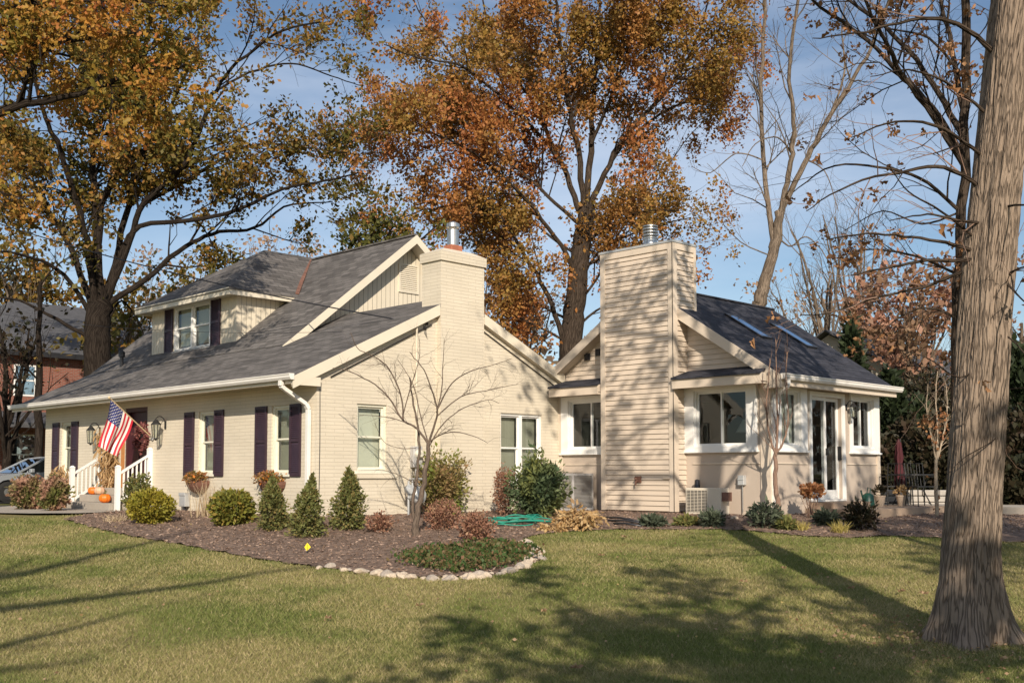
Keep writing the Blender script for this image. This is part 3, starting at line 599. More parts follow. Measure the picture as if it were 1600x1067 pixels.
SG2.box(mb,vx0-.04,vx0,.0,.035,vz0-.04,vz1+.04); SG2.box(mb,vx1,vx1+.04,.0,.035,vz0-.04,vz1+.04); SG2.box(mb,vx0,vx1,.0,.035,vz1,vz1+.04); SG2.box(mb,vx0,vx1,0,.035,vz0-.04,vz0)
z=vz0+.01
while z<vz1-.03: mb.poly([SG2.P(vx0,.03,z),SG2.P(vx1,.03,z),SG2.P(vx1,.004,z+.045),SG2.P(vx0,.004,z+.045)]); z+=.05
mb.build('louver_vent','cream_trim',house)
# lower gable rake boards
mb=MB()
def rake(x0,z0,x1,z1,w=.23,y=-.13,t=.03): 
    mb.hexa([(x0,y,z0-w),(x1,y,z1-w),(x1,y+t,z1-w),(x0,y+t,z0-w),(x0,y,z0),(x1,y,z1),(x1,y+t,z1),(x0,y+t,z0)])
rake(4.36,ZR-.76*mr,7.0,ZR-3.4*mr); mb.poly([(4.36,-.1,4.16),(7,-.1,2.97),(7,0,2.97),(4.36,0,4.16)]); mb.build('rake_board','cream_trim',house); mb=MB(); rake(-.62,2.69,3.05,ZR-.55*ms-.005)
mb.poly([(-.6,-.1,2.5),(3.05,-.1,4.25),(3.05,0,4.25),(-.6,0,2.5)])
mb.box(-.6,.0,-.127,-.02,2.53,2.70); mb.build('rake_board','cream_trim',house)
mb=MB(); mb.tube([(.3,-.03,2.74),(2.9,-.03,4.02)],.012,5); mb.build('rake_shadow_line','metal_dark',house); mb=MB(); mb.tube([(4.4,-.03,4.02),(6.9,-.03,2.86)],.012,5); mb.build('rake_shadow_line','metal_dark',house)  # thin dark strips on the wall, their colour stands in for the rakes' shadow line
# ---- main chimney
ch=None; mb=MB(); mb.box(3.07,4.34,-.125,.5,-.1,5.42); ch=mb.build('chimney','painted_brick',house)
mb=MB(); mb.box(3.03,4.38,-.165,.54,5.42,5.62); mb.hexa([(3.03,-.165,5.62),(4.38,-.165,5.62),(4.38,.54,5.62),(3.03,.54,5.62),(3.3,.05,5.74),(4.15,.05,5.74),(4.15,.35,5.74),(3.3,.35,5.74)]); mb.build('chimney_cap','painted_brick',ch)
mb=MB(); mb.box(3.53,3.85,.05,.33,5.66,5.86); mb.build('flue_tile','terracotta',ch,bevel=.01)
mb=MB(); mb.lathe((3.69,.19,5.85),[(.13,0),(.13,.36),(.12,.37)],20); mb.lathe((3.69,.19,6.27),[(.145,0),(.145,.08),(.05,.13)],20); mb.tube([(3.60,.19,6.2),(3.60,.19,6.3)],.012,5); mb.tube([(3.78,.19,6.2),(3.78,.19,6.3)],.012,5); mb.tube([(3.69,.10,6.2),(3.69,.10,6.3)],.012,5); mb.build('flue_pipe','galvanised',ch,smooth=False)
# ---- dormer
DX=2.05; DY0,DY1=6.44,10.9
dw=Wf('x',DX); mb=MB(); DW=(7.72,9.62,4.12,5.33)
dw.wall(mb,DY0,DY1,3.98,5.42,[DW],.1)
def zr(x): return ZB+mS*(x-XB)-.02
for yc in (DY0,DY1):
    x=DX
    while x<3.85:
        x2=min(x+.14,3.85); xm=x2-.012
        for a,b,w in ((x,xm,0),(xm,x2,.01)):
            yv=yc+w if yc==DY0 else yc-w
            mb.poly([(a,yv,zr(a)),(b,yv,zr(b)),(b,yv,max(5.42,zr(b))),(a,yv,max(5.42,zr(a)))])
        mb.poly([(xm,yc,zr(xm)),(xm,yc+.01,zr(xm)),(xm,yc+.01,5.42),(xm,yc,5.42)]); x=x2
y=DY0+.14
dorm=mb.build('dormer','cream_paint',house)
mb=MB()
while y<DY1:
    if not (DW[0]-.05<y<DW[1]+.05): dw.box(mb,y-.006,y+.006,.002,.008,4.05,5.4)
    y+=.14
mb.build('batten','cream_trim',dorm)
window(dw,*DW,cols=2,frame='white_paint',set_=.03,fr=.06,blind=True,sill=True)
for a in ((9.68,10.12),(7.2,7.66)): shutter(dw,*a,4.08,5.38)
APX=(3.95,8.25,6.99); ey0,ey1,ex,ez=6.13,11.2,1.65,5.43
mb=MB(); slab(mb,[(ex,ey0,ez),(ex,ey1,ez),APX],.05); slab(mb,[(ex,ey0,ez),APX,(5.75,8.25,6.99),(3.9,ey0,ez)],.05); slab(mb,[(ex,ey1,ez),APX,(5.75,8.25,6.99),(3.9,ey1,ez)],.05)
mb.build('dormer_roof','shingle_grey',dorm)
mb=MB(); mb.box(ex+.02,ex+.045,ey0+.02,ey1-.02,ez-.17,ez-.03); mb.box(ex+.05,3.75,ey0+.02,ey0+.045,ez-.17,ez-.03); mb.box(ex+.05,3.5,ey1-.045,ey1-.02,ez-.17,ez-.03)
mb.box(ex+.05,DX+.1,ey0+.05,ey1-.05,ez-.12,ez-.1); mb.box(ex+.3,3.8,ey0+.05,DY0+.02,ez-.121,ez-.1); mb.build('dormer_fascia','cream_trim',dorm)
mb=MB(); mb.bar((ex+.02,ey0+.01,ez-.015),(ex+.02,ey1-.01,ez-.015),.05,.03); mb.build('drip_edge','cream_trim',dorm)
mb=MB(); mb.bar((3.66,ey0+.06,ez+.07),(5.42,8.2,6.93),.10,.03); mb.build('valley_flashing','copper',dorm)
# little vent pipe on the roof
mb=MB(); p=at(170,572,31); mb.lathe((1.75,12.1,3.8),[(.05,0),(.05,.35),(.09,.36),(.09,.5),(.02,.56)],10); mb.build('roof_vent','metal_dark',house)
# ---- sunroom wing
GX=6.95; LW=(-1.62,-.30,1.42,2.56); RW=(-5.2,-3.9,1.42,2.60)
mb=MB(); AW.wall(mb,-5.71,0,-.06,2.72,[LW,RW],.14)
SN=(7.35,8.12,1.42,2.56); SDR=(8.58,9.9,.30,2.5); SR=(10.35,11.35,1.42,2.54)
AS.wall(mb,GX,11.65,-.06,2.76,[SN,SDR,SR],.14)
mb.poly([(11.65,-5.71,0),(11.65,-.1,0),(11.65,-.1,2.8),(11.65,-5.71,2.8)]); mb.poly([(11.65,-5.71,2.8),(11.65,.4,2.8),(11.65,-2.65,4.9)])
mb.build('sunroom_wall','tan_panel',house)
mb=MB(); rm=[]
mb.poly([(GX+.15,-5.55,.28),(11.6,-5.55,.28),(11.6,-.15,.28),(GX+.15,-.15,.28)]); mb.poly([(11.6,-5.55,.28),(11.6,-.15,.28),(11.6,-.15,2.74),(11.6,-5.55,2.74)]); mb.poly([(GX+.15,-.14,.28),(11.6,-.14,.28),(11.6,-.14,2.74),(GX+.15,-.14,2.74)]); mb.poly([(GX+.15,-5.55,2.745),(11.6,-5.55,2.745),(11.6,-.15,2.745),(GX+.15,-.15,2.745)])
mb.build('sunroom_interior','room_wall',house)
# panel trims, corner boards
mb=MB()
for wf,a,b in ((AW,-5.5,-3.85),(AW,-1.6,-.2),(AS,7.2,8.4),(AS,10.1,11.5)):
    mb=MB(); wf.box(mb,a,b,.0,.022,1.05,1.075); mb.build('panel_moulding','tan_trim',house)
mb=MB(); AW.box(mb,-5.71,-5.52,.0,.03,-.06,2.7); AS.box(mb,GX-.03,GX+.15,.0,.03,-.06,2.7); mb.build('corner_board','tan_trim',house)
mb=MB(); AS.box(mb,11.5,11.65,.0,.03,-.06,2.7); mb.build('corner_board','tan_trim',house)
mb=MB(); AW.box(mb,-.1,0,.0,.03,-.06,2.7); mb.build('corner_board','tan_trim',house)
def casing(wf,w,l,r,t,b,ledge=True):
    mb=MB(); u0,u1,z0,z1=w
    wf.box(mb,u0-l,u0,0.,.05,z0-b,z1+t); wf.box(mb,u1,u1+r,0.,.05,z0-b,z1+t); wf.box(mb,u0,u1,0.,.05,z1,z1+t); wf.box(mb,u0,u1,0.,.05,z0-b,z0)
    if ledge: wf.box(mb,u0-l-.03,u1+r+.03,0.,.085,z0-b-.04,z0-b)
    mb.build('window_casing','white_paint',house,bevel=.003)
casing(AW,LW,.02,.22,.10,.09); casing(AW,RW,.25,.25,.12,.09); casing(AS,SN,.22,.25,.12,.09); casing(AS,SR,.1,.25,.12,.09)
for wf,w in ((AW,LW),(AW,RW),(AS,SN),(AS,SR)): window(wf,*w,kind='slide',frame='white_paint',set_=.03,fr=.03,blind=(w is SN),glass='clear_glass',sill=False,slat=False)
# sliding door
dd=MB(); u0,u1,z0,z1=SDR
AS.box(dd,u0-.08,u0,0,.04,z0-.04,z1+.1); AS.box(dd,u1,u1+.1,0,.04,z0-.04,z1+.1); AS.box(dd,u0,u1,0,.04,z1,z1+.1); AS.box(dd,u0,u1,-.1,.05,z0-.04,z0)
sdoor=dd.build('door','white_paint',house)
um=(u0+u1)/2
for a,b,w in ((u0,um+.04,-.03),(um-.03,u1,-.08)):
    mb=MB(); t=.075; AS.box(mb,a,a+t,w-.035,w,z0,z1); AS.box(mb,b-t,b,w-.035,w,z0,z1); AS.box(mb,a+t,b-t,w-.035,w,z0,z0+.2); AS.box(mb,a+t,b-t,w-.035,w,z1-t,z1); mb.build('door_sash','white_paint',sdoor)
    mb=MB(); mb.poly([AS.P(a+t,w-.02,z0+.2),AS.P(b-t,w-.02,z0+.2),AS.P(b-t,w-.02,z1-t),AS.P(a+t,w-.02,z1-t)]); mb.build('door_pane','clear_glass',sdoor)
mb=MB(); AS.box(mb,um-.0,um+.03,-.03,.03,1.25,1.4); mb.build('door_latch','black_iron',sdoor); mb=MB(); AS.box(mb,u1-.05,u1-.02,-.08,.0,1.15,1.45); mb.build('door_handle','black_iron',sdoor)
mb=MB(); mb.box(8.3,12.2,-7.1,-5.71,-.35,.13); mb.box(8.5,10.1,-6.25,-5.72,.13,.25); tag(mb.build('patio_step','foundation'),'low brown stone step below the glazed sliding door of the sunroom','step')
# gable siding of the wing + rakes
ug=Wf('x',7.05); RYc,RZ2=-2.65,5.05; m2=.644
def fnW(z):
    h=(RZ2-.12-z)/m2; return (max(RYc-h,-5.71),min(RYc+h*.95,0.3)) if h>0 else None
mb=MB(); ug.lap(mb,fnW,2.72,4.9,.11,.024); mb.poly([(7.05,-5.71,2.7),(7.05,.2,2.7),(7.05,.2,3.1),(7.05,RYc,RZ2-.1),(7.05,-5.71,3.0)]); mb.build('gable_siding','tan_siding',house)
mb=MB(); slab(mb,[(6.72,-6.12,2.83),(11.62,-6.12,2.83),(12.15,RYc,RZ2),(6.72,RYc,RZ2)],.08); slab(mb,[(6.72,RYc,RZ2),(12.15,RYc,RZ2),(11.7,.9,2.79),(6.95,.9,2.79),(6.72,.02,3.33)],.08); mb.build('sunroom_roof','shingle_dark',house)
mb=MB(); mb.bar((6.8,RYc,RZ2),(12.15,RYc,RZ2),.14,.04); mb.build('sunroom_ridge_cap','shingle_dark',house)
mb=MB()
def raky(y0,z0,y1,z1,w=.24,x=6.69,t=.03): mb.hexa([(x,y0,z0-w),(x+t,y0,z0-w),(x+t,y1,z1-w),(x,y1,z1-w),(x,y0,z0),(x+t,y0,z0),(x+t,y1,z1),(x,y1,z1)])
raky(-6.14,2.80,-3.6,2.80+2.54*m2); mb.poly([(6.72,-6.1,2.62),(7.05,-6.1,2.62),(7.05,-3.6,4.22),(6.72,-3.6,4.22)]); mk=mb; mb=MB(); raky(-1.7,RZ2-.95*m2,-.02,RZ2-2.63*m2); mb.poly([(6.72,-1.7,4.24),(7.05,-1.7,4.24),(7.05,0,3.15),(6.72,0,3.15)]); mb.build('sunroom_rake_board','tan_trim',house); mb=mk
mb.hexa([(6.694,-6.12,2.555),(7.05,-6.12,2.555),(7.05,-5.74,2.555),(6.694,-5.74,2.555),(6.694,-6.12,2.74),(7.05,-6.12,2.74),(7.05,-5.74,2.98),(6.694,-5.74,2.98)])
mb.box(7.05,11.7,-6.1,-5.71,2.63,2.65); mb.box(6.8,11.72,-6.125,-6.10,2.60,2.80); mb.build('sunroom_rake_board','tan_trim',house)
gutter('x',-6.127,-1,6.72,11.85,2.715,'sunroom_gutter')
mb=MB(); pts=[(6.86,-6.2,2.72),(6.86,-6.2,2.6),(7.02,-5.80,2.38),(7.02,-5.77,2.25),(7.02,-5.77,.02),(7.02,-5.9,-.08)]
for a,b in zip(pts[:-1],pts[1:]): mb.bar(a,b,.075,.09,up=(1,0,0))
mb.build('sunroom_downspout','gutter_white',house,bevel=.006)
# pent roofs over the west windows
for (a,b) in ((-5.86,-3.68),(-1.64,-.12)):
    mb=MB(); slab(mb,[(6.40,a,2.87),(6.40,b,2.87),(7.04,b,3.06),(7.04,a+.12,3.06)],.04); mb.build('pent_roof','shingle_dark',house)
    mb=MB(); mb.box(6.44,6.47,a+.02,b,2.64,2.83); mb.box(6.47,6.95,a+.02,b,2.67,2.69); mb.box(6.47,6.95,a+.02,a+.05,2.64,2.86); mb.build('pent_fascia','tan_trim',house)
# small square vents
for (y,z) in ((-.82,3.58),(-1.16,3.66)):
    mb=MB(); ug.box(mb,y-.08,y+.08,.0,.05,z-.08,z+.08); ug.box(mb,y-.06,y+.06,.05,.07,z-.06,z+.06); mb.build('wall_vent','metal_dark',house)
# skylights
def onS(x,y,h=0): z=2.83+m2*(y+6.12); return (x,y-h*.54,z+h*.84)
for (xa,ya,xb,yb) in ((8.6,-4.5,8.93,-3.66),(10.35,-4.62,10.68,-3.75)):
    mb=MB(); h=.04
    for (p,q,r,s_) in ((xa-.06,xa,ya-.06,yb+.06),(xb,xb+.06,ya-.06,yb+.06)): mb.hexa([onS(p,r),onS(q,r),onS(q,s_),onS(p,s_),onS(p,r,h),onS(q,r,h),onS(q,s_,h),onS(p,s_,h)])
    for (r,s_) in ((ya-.06,ya),(yb,yb+.06)): mb.hexa([onS(xa,r),onS(xb,r),onS(xb,s_),onS(xa,s_),onS(xa,r,h),onS(xb,r,h),onS(xb,s_,h),onS(xa,s_,h)])
    sk=mb.build('skylight','metal_dark',house); mb=MB(); mb.poly([onS(xa,ya,.035),onS(xb,ya,.035),onS(xb,yb,.035),onS(xa,yb,.035)]); mb.build('skylight_pane','skylight_glass',sk)
# ---- sided chimney
cx0,cx1,cy0,cy1,ct=6.53,7.36,-3.67,-1.65,5.80
mb=MB(); cW=Wf('x',cx0+.02); cS=Wf('y',cy0+.02); cN=Wf('y',cy1)
cW.lap(mb,lambda z:(cy0+.05,cy1-.05),.06,5.66,.11,.026); cS.lap(mb,lambda z:(cx0+.05,cx1-.02),.06,5.66,.11,.026); mb.box(cx0+.03,cx1,cy0+.03,cy1-.01,.05,5.8)
sc=mb.build('sided_chimney','tan_siding',house)
mb=MB(); t=.13
cW.box(mb,cy0,cy0+t,.0,.034,.05,5.8); cW.box(mb,cy1-t,cy1,.0,.034,.05,5.8); cW.box(mb,cy0+t,cy1-t,.0,.034,5.66,5.8); cS.box(mb,cx0-.014,cx0+t,.0,.034,.05,5.8); cS.box(mb,cx1-.08,cx1,.0,.034,.05,5.8); cS.box(mb,cx0+t,cx1-.08,.0,.034,5.66,5.8)
mb.build('chimney_trim','tan_trim',sc)
mb=MB(); mb.box(cx0-.03,cx1+.03,cy0-.03,cy1+.03,5.80,5.85); mb.build('chimney_cap','meter_grey',sc)
mb=MB(); mb.box(cx0+.04,cx1,cy0+.04,cy1-.02,-.3,.05); mb.build('chimney_base','foundation',sc)
mb=MB(); c=(6.95,-2.75,5.85); mb.lathe(c,[(.17,0),(.16,.14),(.145,.15),(.145,.2)],20)
for k in range(4): mb.lathe((c[0],c[1],c[2]+.2+.07*k),[(.15,0),(.175,.012),(.175,.03),(.15,.042)],20)
mb.lathe((c[0],c[1],c[2]+.18),[(.09,0),(.09,.32)],12); mb.lathe((c[0],c[1],c[2]+.48),[(.17,0),(.17,.02),(.04,.06)],20); mb.build('flue_pipe','galvanised',sc)
mb=MB(); p=cW; p.box(mb,-2.78,-2.62,.016,.05,.66,.80); mb.tube([p.P(-2.70,.04,.7),p.P(-2.70,.12,.68),p.P(-2.7,.12,.60)],.02,8); mb.lathe(p.P(-2.70,.12,.74),[(.03,0),(.03,.02)],10); mb.build('hose_tap','copper',sc)
mb=MB(); p.box(mb,-3.56,-3.38,.016,.05,.74,.80); mb.build('outlet_cover','tan_trim',sc)
# south wall lantern, door lanterns
def lantern(wf,u,z,s=1.):
    mb=MB(); wf.box(mb,u-.03*s,u+.03*s,0,.02,z-.12*s,z+.05*s)
    pts=[wf.P(u,.02+.12*s*(1-math.cos(t)),z-.02+.16*s*math.sin(t)) for t in np.linspace(0,2.6,9)]; mb.tube(pts,.011*s,6)
    c=wf.P(u,.22*s,z); mb.lathe((c[0],c[1],z-.02*s),[(.02*s,.10*s),(.06*s,.05*s),(.105*s,.0),(.11*s,-.015*s)],8); mb.lathe((c[0],c[1],z-.33*s),[(.012*s,-.04*s),(.04*s,-.01*s),(.075*s,.0),(.075*s,.015*s)],8)
    for k in range(8):
        t=math.pi/4*k; mb.tube([(c[0]+.072*s*math.cos(t),c[1]+.072*s*math.sin(t),z-.32*s),(c[0]+.098*s*math.cos(t),c[1]+.098*s*math.sin(t),z-.03*s)],.006*s,4)
    l=mb.build('wall_lantern','black_iron',house)
    mb=MB(); mb.lathe((c[0],c[1],z-.31*s),[(.062*s,0),(.088*s,.28*s)],8); mb.build('lantern_glass','pane_glass',l)
    mb=MB(); mb.lathe((c[0],c[1],z-.30*s),[(.02*s,0),(.025*s,.1*s),(.012*s,.17*s)],8); mb.build('bulb','bulb_glass',l)
lantern(WF,6.04,2.02,1.1); lantern(WF,9.5,1.98,1.1); lantern(AS,10.12,2.35,.8)
#@@REST
# ================================================================ TREES
def G3(px,py,F): return at(px,py,F)
def limbs(T,base_F,L,rs=1.):
    for pts,r0,r1,dF,spec,dn in L:
        n=len(pts); r0*=rs; r1*=rs; P=[at(x,y,base_F+dF*(i/(n-1))**1.3) for i,(x,y) in enumerate(pts)]
        T.limb(P,r0,r1,spec,dense=dn)
SP3=[dict(per=1.25,len=3.2,r=.045,ang=(30,65),up=.12,t0=.2),dict(per=2.3,len=1.4,r=.018,ang=(30,65),up=.1,t0=.15,seg=3,wig=.22),dict(per=2.6,len=.6,r=.010,ang=(25,60),up=.0,t0=.1,seg=2,wig=.25)]
b=np.array(at(150,640,37)); b[2]=0
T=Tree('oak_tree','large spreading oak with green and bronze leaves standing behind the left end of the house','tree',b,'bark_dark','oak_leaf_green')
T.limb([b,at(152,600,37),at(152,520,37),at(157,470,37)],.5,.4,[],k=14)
limbs(T,37,[
 ([(150,510),(139,400),(131,356),(109,281),(90,225),(71,187),(55,120),(40,40),(30,-40)],.26,.07,-4,SP3,1),
 ([(153,490),(150,380),(145,262),(142,210),(131,150),(128,70),(120,-30)],.28,.09,2,SP3,1),
 ([(157,490),(157,337),(176,285),(202,225),(217,169),(225,90),(240,0),(245,-50)],.26,.08,-2,SP3,1),
 ([(160,480),(188,375),(210,281),(240,210),(262,180),(300,90),(320,10)],.25,.07,3,SP3,1),
 ([(163,480),(200,385),(225,319),(285,262),(319,187),(337,142),(375,94),(440,50),(500,35)],.24,.05,-3,SP3,1),
 ([(225,319),(285,285),(337,255),(375,232),(424,225),(487,232),(545,240)],.15,.03,2,SP3,1.1),
 ([(165,470),(210,360),(300,345),(375,326),(442,296),(517,281),(560,270)],.2,.04,-3,SP3,1),
 ([(170,475),(235,430),(290,385),(337,364),(397,356),(450,322),(520,315)],.22,.04,2,SP3,1),
 ([(150,500),(112,390),(75,330),(37,270),(-10,220),(-60,200)],.24,.06,3,SP3,1),
 ([(150,505),(100,430),(40,400),(-30,390)],.18,.05,-3,SP3,1),
 ([(145,530),(90,500),(30,470),(-30,460)],.16,.05,2,SP3,.4),
 ([(337,142),(400,110),(460,100),(520,120),(565,135)],.09,.03,2,SP3,.9),
 ([(170,500),(190,470),(215,500),(230,540)],.10,.03,2,SP3,.8),
 ([(131,150),(80,90),(20,60),(-40,40)],.12,.04,-2,SP3,1),
 ([(217,169),(170,90),(160,20),(150,-40)],.10,.04,2,SP3,1)],.5)
def thin(A):
    rr=(A[:,0]-A[:,1]-CAM[0]+CAM[1])*s2
    return rng.random(len(A))<np.where(rr>-9.5,.42,1.)*np.where(A[:,2]<10.5,.5,1.)
T.finish(.095,22,.34,.2,.78,keepfn=thin)
b=np.array(at(893,640,42)); b[2]=0
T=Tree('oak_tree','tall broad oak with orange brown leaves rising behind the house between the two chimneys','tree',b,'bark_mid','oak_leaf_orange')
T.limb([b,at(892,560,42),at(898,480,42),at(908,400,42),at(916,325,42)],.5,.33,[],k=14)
limbs(T,42,[
 ([(893,540),(860,520),(820,500),(780,480)],.12,.04,-2,SP3,1.1),([(895,520),(925,490),(960,470),(990,430)],.12,.04,2,SP3,1.1),([(900,470),(930,400),(1000,360),(1080,340)],.12,.04,3,SP3,1.1),([(905,400),(860,370),(780,300),(700,290)],.12,.04,4,SP3,1.1),([(1055,124),(1100,120),(1150,90),(1165,40)],.08,.03,3,SP3,1.1),([(714,101),(680,50),(650,10),(640,-40)],.08,.03,3,SP3,1.1),
 ([(916,335),(924,225),(927,169),(931,94),(935,20),(940,-50)],.28,.07,2,SP3,1.1),
 ([(913,340),(905,244),(890,176),(879,94),(870,20),(865,-50)],.26,.07,-3,SP3,1.1),
 ([(905,330),(885,270),(860,222),(830,157),(807,124),(770,60),(750,-20)],.24,.06,3,SP3,1.1),
 ([(885,270),(856,225),(819,187),(759,131),(714,101),(650,90),(600,70)],.16,.04,-3,SP3,1.1),
 ([(920,330),(935,292),(969,225),(1025,161),(1055,124),(1090,60),(1110,-10)],.26,.05,-2,SP3,1.1),
 ([(935,292),(975,225),(1044,172),(1100,150),(1150,110)],.16,.04,3,SP3,1.1),
 ([(924,225),(960,140),(985,60),(1000,-30)],.15,.05,-3,SP3,1.1),
 ([(975,350),(1000,320),(1036,270),(1075,215),(1105,185)],.05,.03,3,SP3,.6),
 ([(890,560),(870,500),(845,440),(820,400),(785,345),(735,322),(680,325),(630,340)],.22,.04,-4,SP3,1.0),
 ([(905,440),(880,390),(837,330),(800,290),(740,240),(680,210),(620,200)],.20,.04,-5,SP3,1.3),
 ([(915,360),(860,310),(790,250),(700,200),(640,160),(590,190)],.16,.04,2,SP3,1.2),
 ([(910,380),(960,350),(1010,330),(1060,330)],.13,.04,-4,SP3,.9),
 ([(905,420),(950,400),(1000,390),(1040,380),(1090,400)],.12,.03,-3,SP3,.8),
 ([(890,500),(850,480),(800,440),(760,400)],.12,.04,3,SP3,1.0),
 ([(895,480),(930,440),(960,380),(1000,300),(1040,310)],.12,.04,3,SP3,.9),
 ([(819,187),(760,200),(700,170),(640,230),(580,240)],.10,.03,2,SP3,1.1)],.5)
T.finish(.085,25,.38,.2,.78,clump=.8)
b=np.array(at(1182,640,40)); b[2]=0
BARE=[dict(per=1.2,len=3.0,r=.035,ang=(25,60),up=.2,t0=.15),dict(per=2.,len=1.5,r=.016,ang=(25,60),up=.12,t0=.1,seg=4,wig=.2),dict(per=2.2,len=.7,r=.010,ang=(25,60),up=.05,t0=.1,seg=3,wig=.22)]
T=Tree('bare_tree','tall pale barked tree with forked bare stems rising behind the dark roofed sunroom','tree',b,'bark_pale','dead_leaf')
T.limb([b,at(1182,520,40),at(1188,470,40),at(1195,440,40),at(1212,380,40),at(1216,330,40)],.32,.15,[],k=12)
limbs(T,40,[
 ([(1208,395),(1203,340),(1196,280),(1189,180),(1193,60),(1196,-40)],.2,.09,2,BARE,.9),
 ([(1216,345),(1228,290),(1237,240),(1240,180),(1233,100),(1250,-20)],.2,.09,-2,BARE,.9),
 ([(1216,345),(1240,290),(1270,232),(1300,175),(1345,105),(1375,40),(1400,-30)],.21,.07,-1,BARE,.9),
 ([(1237,240),(1215,215),(1180,225),(1160,260)],.06,.02,-2,BARE,.8),
 ([(1300,175),(1320,110),(1315,40),(1330,-30)],.08,.03,2,BARE,.9),
 ([(1215,370),(1235,385),(1260,370),(1290,400),(1300,440)],.06,.02,-2,BARE,.9),
 ([(1193,60),(1170,20),(1150,-30)],.07,.03,2,BARE,.9),([(1191,250),(1150,240),(1110,270),(1080,260)],.05,.02,1,BARE,.9),([(1205,400),(1160,380),(1130,350)],.05,.02,-1,BARE,.9),([(1260,250),(1290,270),(1310,330)],.05,.02,-1,BARE,.9)],.58)
T.leaf=None; T.finish()
# small green tree behind roof
b=np.array(at(578,640,36)); b[2]=0
SM=[dict(per=3.2,len=.9,r=.02,ang=(30,65),up=.1,t0=.1),dict(per=4,len=.4,r=.01,ang=(30,60),up=.05,t0=.1,seg=2)]
T=Tree('small_tree','small dark green leafy tree peeking over the grey roof ridge left of the main chimney','tree',b,'bark_dark','green_tree_leaf')
T.limb([b,at(578,480,36),at(580,340,36)],.12,.04,SM)
limbs(T,36,[([(580,420),(560,370),(545,345)],.05,.02,1,SM,1),([(580,420),(605,370),(620,345)],.05,.02,-1,SM,1),([(580,400),(580,350),(577,312)],.05,.02,1,SM,1),([(580,440),(640,390),(685,350)],.05,.02,1,SM,.9)])
T.finish(.10,7,.3,.1,.9)
# near oak: trunk left of frame, limb reaching into the top left
b=np.array(at(-230,640,21)); b[2]=gz(*b[:2])
NEAR=[dict(per=1.5,len=2.2,r=.045,ang=(30,70),up=.1,t0=.1),dict(per=2.2,len=1.0,r=.018,ang=(30,65),up=.05,t0=.1,seg=3,wig=.2),dict(per=3,len=.45,r=.008,ang=(25,60),up=0,t0=.1,seg=2)]
T=Tree('oak_tree','near oak left of the lawn whose golden leafed limb reaches across the top left corner','tree',b,'bark_dark','oak_leaf_gold')
T.limb([b,at(-230,400,21),at(-220,150,21),at(-200,-100,21)],.42,.25,[],k=14)
limbs(T,21,[
 ([(-225,260),(-120,220),(0,175),(60,160),(140,140),(210,120),(290,100)],.11,.02,-1,NEAR,1),
 ([(-215,150),(-100,110),(20,80),(120,60),(220,50),(300,60)],.14,.02,1,NEAR,1),
 ([(-210,50),(-90,30),(40,10),(160,-10),(260,10)],.13,.02,-2,NEAR,.9),
 ([(-205,0),(-60,-40),(90,-70),(220,-60),(340,-20)],.12,.02,1,NEAR,.9)])
T.finish(.07,15,.28,.25,.9,lobed=True)
